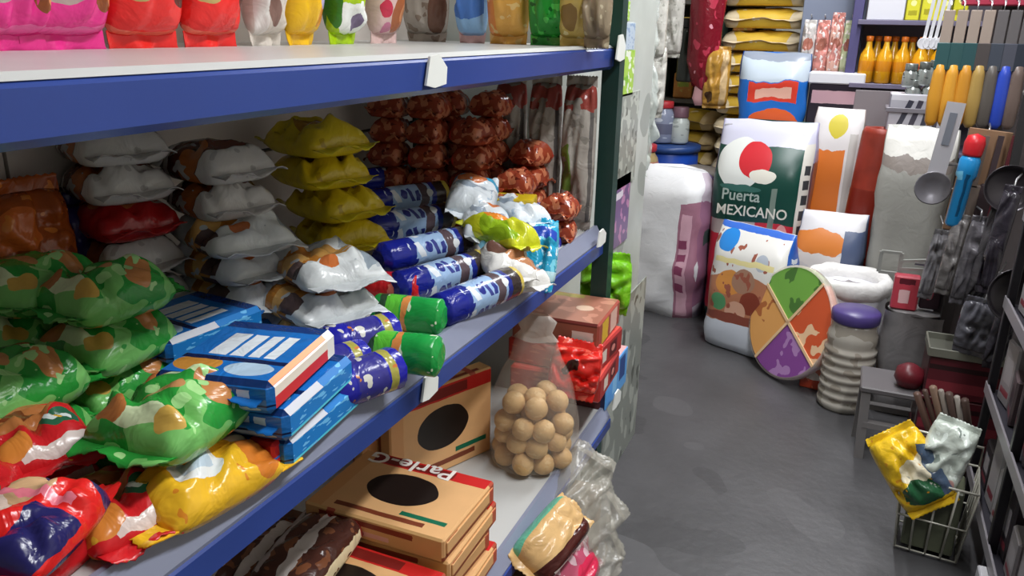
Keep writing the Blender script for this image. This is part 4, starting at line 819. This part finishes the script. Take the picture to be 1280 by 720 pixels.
sb = brick('striped_box', .22, .14, .16, [flat('c0bec8', .4), m_sb, flat('8a8894', .4)], .004); p = P(1142, 168, Y=3.86); sb.location = (p.x, 4.02, p.z); tag(sb, 'grey box with dark stripes above the tall grey sack', 'box')
sbs = brick('carton', .24, .18, p.z, [flat('5c5458', .6)]*3, .004); sbs.location = (p.x+.02, 4.03, 0); tag(sbs, 'tall grey carton under the striped box', 'carton')
# hanging packets board at x 1005-1065 and white / black packs
hb = empty('hanging_board', (P(1035, 60, Y=4.5).x, 4.60, 0)); tag(hb, 'grey blue board with hooks left of the display rack', 'board')
zb0, zb1 = P(1035, 92, Y=4.5).z, P(1035, -60, Y=4.5).z
link('panel', box_me(.30, .02, zb1-zb0, .002), hb, (0, .02, zb0), mat=[flat('7c8498', .5)]*3)
link('stand', box_me(.05, .03, zb0, .002), hb, (0, .03, 0), mat=[flat('3a3844', .5)]*3)
for k in range(4): link('hook', tube_me([(0, .01, 0), (0, -.07, 0), (0, -.075, .012)], .003), hb, (-.10+.065*k, 0, zb1-.30), mat=flat('c8c8cc', .3, metallic=.8))
hcol = [('c9c4c0', 'white grey'), ('d08a80', 'salmon'), ('e0b0a0', 'peach'), ('c8d0a8', 'pale green')]
for k, (h_, s) in enumerate(hcol):
    packet_kind('hang%d' % k, .065, .26, .03, foil('hang_'+h_, h_, [('n', 5, .58, 0, 0, 'f0e4e0'), ('e', .5, .6, .3, .12, 'a86a5a')]), wr=.008)
    packet('hang%d' % k, 'hanging_packet', (hb.location.x-.10+.065*k, 4.555, zb1-.46), (R(90), 0, R(random.uniform(-8, 8))), s+' packet hanging on the grey blue board', 'packet', 'packets hanging on the board')
packet('hang1', 'hanging_packet', (hb.location.x+.03, 4.555, zb0+.15), (R(90), 0, R(8)), 'salmon packet hanging lowest on the grey blue board', 'packet', 'packets hanging on the board')
p = P(1037, 165, Y=4.42)
bk = brick('black_pack', .24, .14, P(1037, 104, Y=4.42).z-p.z, [flat('28222c', .4), pm('black_pack_front', '241c28', [('r', .5, .74, .44, .13, 'c09aa4'), ('r', .55, .3, .3, .1, 'a8a4a4')], rough=.3, warp=.02), flat('221c26', .4)], .006)
bk.location = (p.x, 4.42, p.z); tag(bk, 'black pack with a pink band behind the flour sack', 'pack')
bks = brick('carton', .24, .16, p.z, [flat('4a4048', .6)]*3, .004); bks.location = (p.x, 4.42, 0); tag(bks, 'dark carton holding up the black pack', 'carton')
wt = brick('white_box', .26, .15, .055, [flat('e0e0e6', .5)]*3, .006); wt.location = (p.x, 4.42, P(1037, 104, Y=4.42).z); tag(wt, 'flat white box lying on the black pack', 'box')
# ================================================================== RIGHT SIDE: HANGING TOOLS AND PANS
YT = 3.05
rack = empty('tool_rack', (.62, YT+.12, 0)); tag(rack, 'dark rack with a red beam carrying hanging tools right of the aisle', 'rack')
rx0 = .262
link('red_beam', box_me(.95, .05, .10, .004), rack, (rx0+.475-.62, -.03, P(1200, 10, Y=YT).z+.01), mat=[flat('a8324a', .4)]*3)
link('back_board', box_me(.90, .015, 2.1, .002), rack, (rx0+.55-.62, .06, 0), mat=[pm('rack_board', '4e4748', rough=.6, mottle=.15)]*3)
for x in (rx0+.14, rx0+.9): link('post', box_me(.04, .04, 2.1, .002), rack, (x-.62, .0, 0), mat=[flat('2c2828', .5)]*3)
for z in (1.36, .98, .62): link('rail', tube_me([(rx0+.0-.62, -.06, z), (rx0+.92-.62, -.06, z)], .006), rack, mat=flat('8d8a8c', .3, metallic=.8))
m_teal = flat('2c4a50', .4); m_hand = pm('handle_orange', 'd0922e', rough=.35, mottle=.1)
tcols = [('d0922e', '2e5254', 'orange handled tool on a teal card, first from the sacks'), ('d89a34', '2e5254', 'orange handled tool on a teal card, second from the sacks'), ('c88a2c', '2a4e52', 'orange handled tool on a teal card, third from the sacks'), ('a88a4c', '4a4444', 'brown handled tool with a grey blade, fourth from the sacks'), ('5a5450', '3e4450', 'dark grey handled tool hanging before the blue one'), ('2c48b4', '4a4c58', 'tool with a bright blue handle'), ('6a5a54', '2a303c', 'dark brown handled tool after the blue one'), ('4a4446', '2c2a30', 'dark handled tool second after the blue one'), ('a89a4a', '3a3a40', 'yellowish handled tool at the right edge')]
for k, (hc, bc, lab) in enumerate(tcols[:7]):
    p = P(1190+17*k, 6, Y=YT-.03); t = empty('hanging_tool', (p.x, YT-.01, p.z), (0, R(0), R(random.uniform(-8, 8)))); tag(t, lab, 'tool', 'tools hanging under the red beam')
    link('blade', box_me(.032, .006, .15, .002), t, (0, 0, -.165), mat=[flat('a8988e' if k < 4 else '6a6668', .35, metallic=.2)]*3)
    link('card', box_me(.040, .010, .085, .002), t, (0, -.002, -.20), mat=[flat(bc, .4)]*3)
    link('handle', lathe_me([(.010, -.38), (.019, -.365), (.023, -.29), (.019, -.215), (.015, -.185), (.004, -.18)], 12, (1, .7)), t, mat=flat(hc, .35))
    link('hook', tube_me([(0, 0, -.02), (0, .0, .01), (0, .03, .02), (0, .06, .015)], .003), t, mat=flat('b0b0b2', .3, metallic=.8))
# big grey ladle hanging in front of the sacks
p = P(1196, 128, Y=3.0); q = P(1166, 232, Y=3.0)
ld_ = empty('steel_ladle', p); tag(ld_, 'long grey steel ladle with a round bowl hanging beside the tall grey sack', 'ladle')
dv = (q-p)
bm = bmesh.new(); bar_bm(bm, (0, 0, 0), dv*.9, .055, .008); link('handle', done(bm, 'lh'), ld_, mat=pm('ladle_handle', 'b4b2b8', rough=.35, metallic=.2))
bm = bmesh.new(); bar_bm(bm, dv*.12+Vector((0, -.006, 0)), dv*.5+Vector((0, -.006, 0)), .022, .004); link('grip', done(bm, 'lg'), ld_, mat=flat('70747e', .4))
link('bowl', lathe_me([(0, 0), (.03, .004), (.05, .016), (.056, .028), (.052, .028), (.03, .012), (0, .008)], 22), ld_, dv*1.02+Vector((0, .01, 0)), (R(90), 0, 0), flat('77747a', .35, metallic=.3))
p = P(1172, 75, Y=3.95)
for k in range(4):
    a = P(1163+7*k, 18, Y=3.9); t = empty('white_ladle', a, (0, R(4), 0)); tag(t, 'white plastic ladle hanging left of the tools, %s' % ('first from the left', 'second', 'third', 'last, nearest the tools')[k], 'ladle', 'white plastic ladles')
    bm = bmesh.new(); bar_bm(bm, (0, 0, .16), (0, 0, -.10), .013, .006); link('handle', done(bm, 'wl'), t, mat=flat('d4d4da', .4))
    link('bowl', lathe_me([(0, 0), (.016, .003), (.024, .012), (.022, .012), (0, .004)], 14), t, (0, 0, -.115), (R(90), 0, 0), flat('dcdce2', .4))
wr_ = empty('wire_rail', (P(1175, 0, Y=3.9).x, 3.92, P(1175, -8, Y=3.9).z)); tag(wr_, 'thin steel rail carrying the white plastic ladles', 'rail')
link('rod', tube_me([(-.12, 0, 0), (.75, 0, 0)], .005), wr_, mat=flat('b8b8bc', .3, metallic=.8)); link('bracket', tube_me([(.75, 0, 0), (.75, .3, 0)], .006), wr_, mat=flat('b8b8bc', .3, metallic=.8))
# blue spray bottle with red cap on a brown card
p = P(1190, 282, Y=2.85); h1 = P(1200, 165, Y=2.85).z-p.z
sbt = empty('spray_bottle', p, (0, R(4), R(-6))); tag(sbt, 'blue bottle with a red cap hanging on a brown card', 'bottle')
link('body', lathe_me([(.018, 0), (.023, .008), (.023, h1*.52), (.030, h1*.56), (.030, h1*.72), (.022, h1*.77)], 18), sbt, mat=pm('bottle_blue', '1f86c4', [('r', .5, .72, .2, .06, '7ac8ee'), ('r', .78, .45, .03, .3, '14507a')], rough=.3))
link('cap', lathe_me([(.026, h1*.765), (.028, h1*.79), (.030, h1*.90), (.024, h1*.97), (0, h1)], 16), sbt, mat=flat('c4202a', .35))
link('card', box_me(.12, .006, h1*1.12, .002), sbt, (.035, .042, -h1*.08), mat=[flat('8a6a50', .7)]*3)
link('hook', tube_me([(.03, .04, h1*1.02), (.03, .07, h1*1.06), (.03, .2, h1*1.06)], .003), sbt, mat=flat('b0b0b2', .3, metallic=.8))
# dark pans and scoops
m_pan = pm('pan_dark', '3a363a', rough=.3, metallic=.4, mottle=.2); m_steel = pm('pan_steel', '7a787c', rough=.28, metallic=.7, mottle=.15)
def pan(x, y, Y, r, rz, mat, label, tilt=80, hl=.20, cat='pan'):
    p = P(x, y, Y=Y); t = empty('hanging_pan', p, (R(tilt), 0, R(rz))); tag(t, label, cat, 'pans hanging right of the aisle')
    link('bowl', lathe_me([(0, -.03), (r*.8, -.03), (r*.93, -.015), (r, .01), (r*.97, .01), (r*.88, -.012), (r*.76, -.022), (0, -.022)], 26), t, mat=mat)
    bm = bmesh.new(); bar_bm(bm, (0, r*.97, 0), (0, r+hl, .015), .024, .012); link('handle', done(bm, 'ph'), t, mat=flat('1e1c1e', .45))
    link('hang_ring', tube_me([(math.cos(a/8*2*math.pi)*.012, r+hl+.01+math.sin(a/8*2*math.pi)*.012, .015) for a in range(9)], .003), t, mat=flat('9a9a9c', .3, metallic=.8))
pan(1262, 236, 2.75, .070, 0, m_pan, 'dark round pan hanging right of the blue bottle')
pan(1272, 370, 2.55, .080, 5, m_pan, 'large dark pan hanging lower at the right edge')
for i, (x, y, Yp, w, h, hc, s) in enumerate(((1190, 318, 2.85, .05, .24, '6e6a6a', 'first, under the blue bottle'), (1210, 325, 2.80, .055, .26, '58555a', 'second, with a glint'), (1232, 318, 2.78, .06, .30, '4a474c', 'third, by the dark pan'), (1222, 408, 2.72, .11, .16, '55545c', 'lower one above the tray'), (1248, 300, 2.66, .05, .30, '322e36', 'darkest, farthest right'), (1166, 330, 3.02, .05, .22, '77757a', 'leftmost, before the tall grey sack'), (1250, 415, 2.62, .06, .2, '3a3640', 'low one beside the large pan'))):
    packet_kind('wrap%d' % i, w, h, .03, foil('wrap_'+hc, hc, [], rough=.18, bump=.5, mottle=.35, mscale=14), wr=.010)
    o = packet('wrap%d' % i, 'wrapped_utensil', P(x, y, Y=Yp), (R(90), R(4), R(random.uniform(-15, 15))), 'grey plastic wrapped utensil hanging on the rack, '+s, 'utensil', 'wrapped utensils hanging on the rack')
    link('hook', tube_me([(0, h/2, .01), (0, h/2+.03, 0), (0, h/2+.035, -(YT+.10-Yp))], .003), o, mat=flat('9a9a9c', .3, metallic=.8))
p1, p2 = P(1250, 165, Y=2.8), P(1250, 300, Y=2.8)
for k, (x, cc, s) in enumerate(((1222, '7a6450', 'brown'), (1234, '6a5c54', 'dull brown'), (1252, '3a2c30', 'dark maroon'), (1270, '6a2a34', 'dark red'))):
    p = P(x, 170, Y=2.86); t = empty('hanging_brush', p, (0, R(3), 0)); tag(t, '%s wooden spatula hanging behind the pans' % s, 'spatula', 'wooden spatulas')
    bm = bmesh.new(); bar_bm(bm, (0, 0, 0), (0, 0, -.16), .016, .010); link('handle', done(bm, 'h'), t, mat=flat(cc, .6))
    link('blade', box_me(.046, .010, .13, .006), t, (0, 0, -.28), mat=[flat(cc, .6)]*3)
# red small pack, metal hooks and grey plastic bag in front of the sacks
rd = brick('red_pack', .09, .05, .13, [flat('a83a48', .4), pm('small_red_front', 'b8404e', [('r', .45, .4, .2, .2, 'd8aeb0'), ('r', .5, .85, .3, .08, '5a1c28')], rough=.3), flat('7a2832', .4)], .006)
p = P(1128, 385, Y=3.2); rd.location = p; tag(rd, 'small red pack on top of the grey plastic bag', 'pack')
gpl = empty('plastic_bag', (P(1130, 470, Y=3.2).x, 3.22, 0)); tag(gpl, 'grey translucent plastic bag standing at the right side of the aisle', 'bag')
zt = p.z
link('body', sack_me(.21, .17, zt-.002, 'open', 12, .012), gpl, mat=[pm('grey_bag_film', '6e6b6c', [], rough=.22, bump=.5, bscale=10), pm('grey_bag_film', '6e6b6c')])
link('top_fold', lathe_me([(.10, 0), (.095, .006), (.05, .008), (0, .008)], 18, (1, .8), .004, 2), gpl, (0, 0, zt-.010), mat=flat('7a7778', .25))
dp = brick('black_pack', .07, .05, .12, [flat('2a2226', .4), pm('dark_pack_front', '2e2228', [('e', .4, .5, .2, .2, '8a3a48')], rough=.3), flat('221c20', .4)], .006); dp.location = P(1156, 385, Y=3.2)+Vector((.012, .01, 0)); tag(dp, 'small black pack next to the small red pack', 'pack')
chn = empty('chain_hook', P(1115, 325, Y=3.25)); tag(chn, 'pale grey metal bracket hanging in front of the tall grey sack', 'bracket')
bm = bmesh.new()
for a, b in (((-.04, 0, -.05), (.03, 0, -.05)), ((-.04, 0, .03), (.03, 0, .03)), ((-.04, 0, -.05), (-.04, 0, .03)), ((.03, 0, -.05), (.03, 0, .03)), ((.03, 0, .0), (.16, 0, .02)), ((.03, 0, -.03), (.16, 0, -.02))): bar_bm(bm, a, b, .014, .010)
link('frame', done(bm, 'br'), chn, mat=flat('9a9c98', .35, metallic=.3))
link('ring', tube_me([(.17+math.cos(a/10*2*math.pi)*.03, 0, .02+math.sin(a/10*2*math.pi)*.03) for a in range(11)], .006), chn, mat=flat('9c9a9c', .3, metallic=.6))
# low tray, dark red cartons
p = P(1205, 440, Y=2.75)
tr = empty('metal_tray', (p.x+.02, 2.80, p.z-.02)); tag(tr, 'greenish grey shallow tray on the dark red cartons', 'tray')
link('base', box_me(.24, .16, .008, .002), tr, mat=[flat('56564e', .4)]*3)
for s in (-1, 1):
    link('rim', box_me(.24, .006, .03, .002), tr, (0, s*.08, 0), mat=[flat('6a6a60', .4)]*3); link('rim', box_me(.006, .16, .03, .002), tr, (s*.12, 0, 0), mat=[flat('6a6a60', .4)]*3)
zt = p.z-.021
hc_ = zt/3
for k, s in enumerate(('bottom', 'middle', 'top')):
    b_ = brick('red_carton', .25-.01*k, .18, hc_-.001, [flat('4a1c24', .45), pm('dark_red_box', '541a24', [('r', .5, .3, .6, .12, '7a2a34'), ('r', .5, .75, .6, .06, '2a1418')], rough=.4, warp=.01), flat('3c161c', .45)], .004)
    b_.location = (p.x+.02, 2.82, hc_*k); tag(b_, 'dark red carton under the tray, %s one' % s, 'carton', 'dark red cartons')
# white folding frame and bundle of sticks, wire basket with bags
fr = empty('plastic_stool', (P(1100, 520, Y=2.75).x, 2.75, 0)); tag(fr, 'greyish plastic stool on the floor behind the basket', 'stool')
def barpart(nm, a, b, w, d, par, mat):
    bm = bmesh.new(); bar_bm(bm, a, b, w, d); link(nm, done(bm, nm), par, mat=mat)
for a, b in (((-.045, 0, 0), (-.055, 0, .25)), ((.12, .0, 0), (.12, 0, .25)), ((-.055, .16, 0), (-.055, .16, .25)), ((.12, .16, 0), (.12, .16, .25))): barpart('leg', a, b, .03, .025, fr, flat('7c7878', .4))
for a, b in (((-.05, 0, .13), (.12, 0, .13)), ((-.055, .16, .13), (.12, .16, .13))): barpart('crossbar', a, b, .03, .02, fr, flat('7c7878', .4))
link('seat', box_me(.22, .2, .02, .004), fr, (.035, .08, .25), mat=[flat('625e60', .4)]*3)
rdb = lathe_me([(0, 0), (.035, .004), (.05, .03), (.045, .06), (.02, .075), (0, .078)], 16, wob=.006); o = link('red_bag', rdb, None, (fr.location.x+.07, 2.80, .272), mat=flat('5e1620', .4)); tag(o, 'small dark red bundle on the greyish stool', 'bundle')
for k in range(7):
    a = P(1146+10*k, 484+4*abs(k-2), Y=2.52); b = P(1184+6*k, 606, Z=.012); b.z = .012
    o = link('wooden_stick', tube_me([(0, 0, 0), (b-a)], .008 if k % 2 else .011, 7), None, a, mat=flat(['5a4238', '4a362e', '7a6252', '8a8078', '52403a', 'a09890', '4c3a34'][k], .5)); tag(o, 'brown stick leaning over the wire basket, %s from the left' % ('first', 'second', 'third', 'fourth', 'fifth', 'sixth', 'seventh')[k], 'stick', 'sticks over the basket')
m_wire = flat('c2c0b4', .35, metallic=.3)
bk0 = Vector((P(1155, 690, Y=2.25).x+.005, 2.29, 0)); wbk = empty('wire_basket', bk0, (0, 0, R(-6))); tag(wbk, 'pale wire basket holding bags on the floor right of the aisle', 'basket')
w2, d2, hb_ = .095, .085, .24
def wire(pts, r=.0032, nm='wire'): link(nm, tube_me(pts, r, 5), wbk, mat=m_wire)
for z, e in ((.012, .82), (hb_*.5, .92), (hb_, 1.0)):
    wire([(-w2*e, -d2*e, z), (w2*e, -d2*e, z), (w2*e, d2*e, z), (-w2*e, d2*e, z), (-w2*e, -d2*e, z)], .004 if z == hb_ else .003, 'hoop')
for k in range(5):
    u = -1+.5*k
    for s in (-1, 1):
        wire([(u*w2*.82, s*d2*.82, .012), (u*w2, s*d2, hb_)]); 
        if abs(u) < 1: wire([(s*w2*.82, u*d2*.82, .012), (s*w2, u*d2, hb_)])
    wire([(u*w2*.82, -d2*.82, .012), (u*w2*.82, d2*.82, .012)])
wire([(-w2, d2, hb_), (-w2, d2, hb_+.07), (w2, d2, hb_+.06), (w2, d2, hb_)], .004, 'handle')
link('inner_box', box_me(.13, .115, .20, .004), wbk, (0, 0, .016), mat=[pm('basket_inner', '565a48', rough=.4, mottle=.2)]*3)
packet_kind('yellowbag', .15, .21, .06, foil('yellow_green_bag', 'e8bc24', [('e', .62, .45, .32, .18, 'e6dcc0'), ('e', .55, .22, .4, .14, '2a5a3a'), ('r', .9, .4, .14, .3, '4a5a70'), ('n', 5, .68, 0, 0, 'd8962a')], wscale=3), wr=.014)
packet('yellowbag', 'snack_bag', P(1140, 590, Y=2.24)+Vector((0, .02, .0)), (R(62), R(-38), R(8)), 'yellow and green bag sticking out of the wire basket', 'bag')
packet_kind('clearbag', .12, .20, .05, pm('clear_bag_pale', 'c4ccc2', [('n', 5, .58, 0, 0, 'e4ece4'), ('n', 6, .66, 1, 0, '8a948c'), ('e', .7, .2, .14, .1, 'c89a94')], rough=.12, bump=.6, bscale=18), wr=.016)
packet('clearbag', 'plastic_bag', P(1180, 578, Y=2.24)+Vector((0, .03, .0)), (R(75), R(12), R(-8)), 'shiny pale plastic bag standing in the wire basket', 'bag')
# near right: dark display rack with black trays and wires
nr = empty('trolley_rack', (.56, 2.05, 0)); tag(nr, 'dark metal rack at the lower right edge of the picture', 'rack')
m_blk = flat('26242a', .4)
for x in (-.10, .32):
    for y in (-.42, .0, .42): link('post', box_me(.022, .022, .95, .002), nr, (x, y, 0), mat=[m_blk]*3)
for z in (.16, .42, .68, .93):
    link('shelf_tray', box_me(.44, .88, .012, .002), nr, (.11, 0, z), mat=[flat('34323a', .4)]*3)
    link('tray_lip', box_me(.006, .88, .035, .001), nr, (-.11, 0, z), mat=[flat('8a868c', .35)]*3)
gcols = [('3a3438', 'charcoal'), ('6a6468', 'grey'), ('8d878a', 'pale grey'), ('4a4244', 'dark brown'), ('a8a4a6', 'silver'), ('5a4c50', 'mauve brown')]
for r_, z in enumerate((.173, .433, .693)):
    for k in range(7):
        hc, s = gcols[(k*2+r_) % 6 if k % 2 else (k+r_*2) % 6]; hh = (.16, .20, .13, .18)[(k+r_) % 4]
        pbk = brick('boxed_goods', .10, .095, hh, [flat(hc, .4), flat(hc, .35), pm('goods_side_'+hc, hc, [('r', .5, .55, .3, .2, 'a49ea2' if r_ != 1 else '2a2428'), ('r', .5, .2, .35, .05, '8a3a44')], rough=.3, warp=.02)], .006)
        pbk.location = (.525, 1.70+.115*k, z); pbk.rotation_euler = (0, R(0), R(random.uniform(-10, 10)))
        tag(pbk, '%s pack, %s from the near end on the %s board of the dark rack' % (s, ('first', 'second', 'third', 'fourth', 'fifth', 'sixth', 'last')[k], ('low', 'middle', 'high')[r_]), 'pack', 'packs on the dark rack')
wcx = brick('white_carton', .14, .16, .15, [flat('c4c2c6', .5), pm('white_carton_front', 'c8c6ca', [('r', .5, .5, .5, .03, '8a868c'), ('r', .4, .3, .2, .1, 'a09ca4')], rough=.5), flat('b4b2b8', .5)], .003); p = P(1268, 700, Y=2.0); wcx.location = (.50, 1.93, 0); 
wcx.location.z = 0; tag(wcx, 'white carton on the floor in the lower right corner', 'carton')
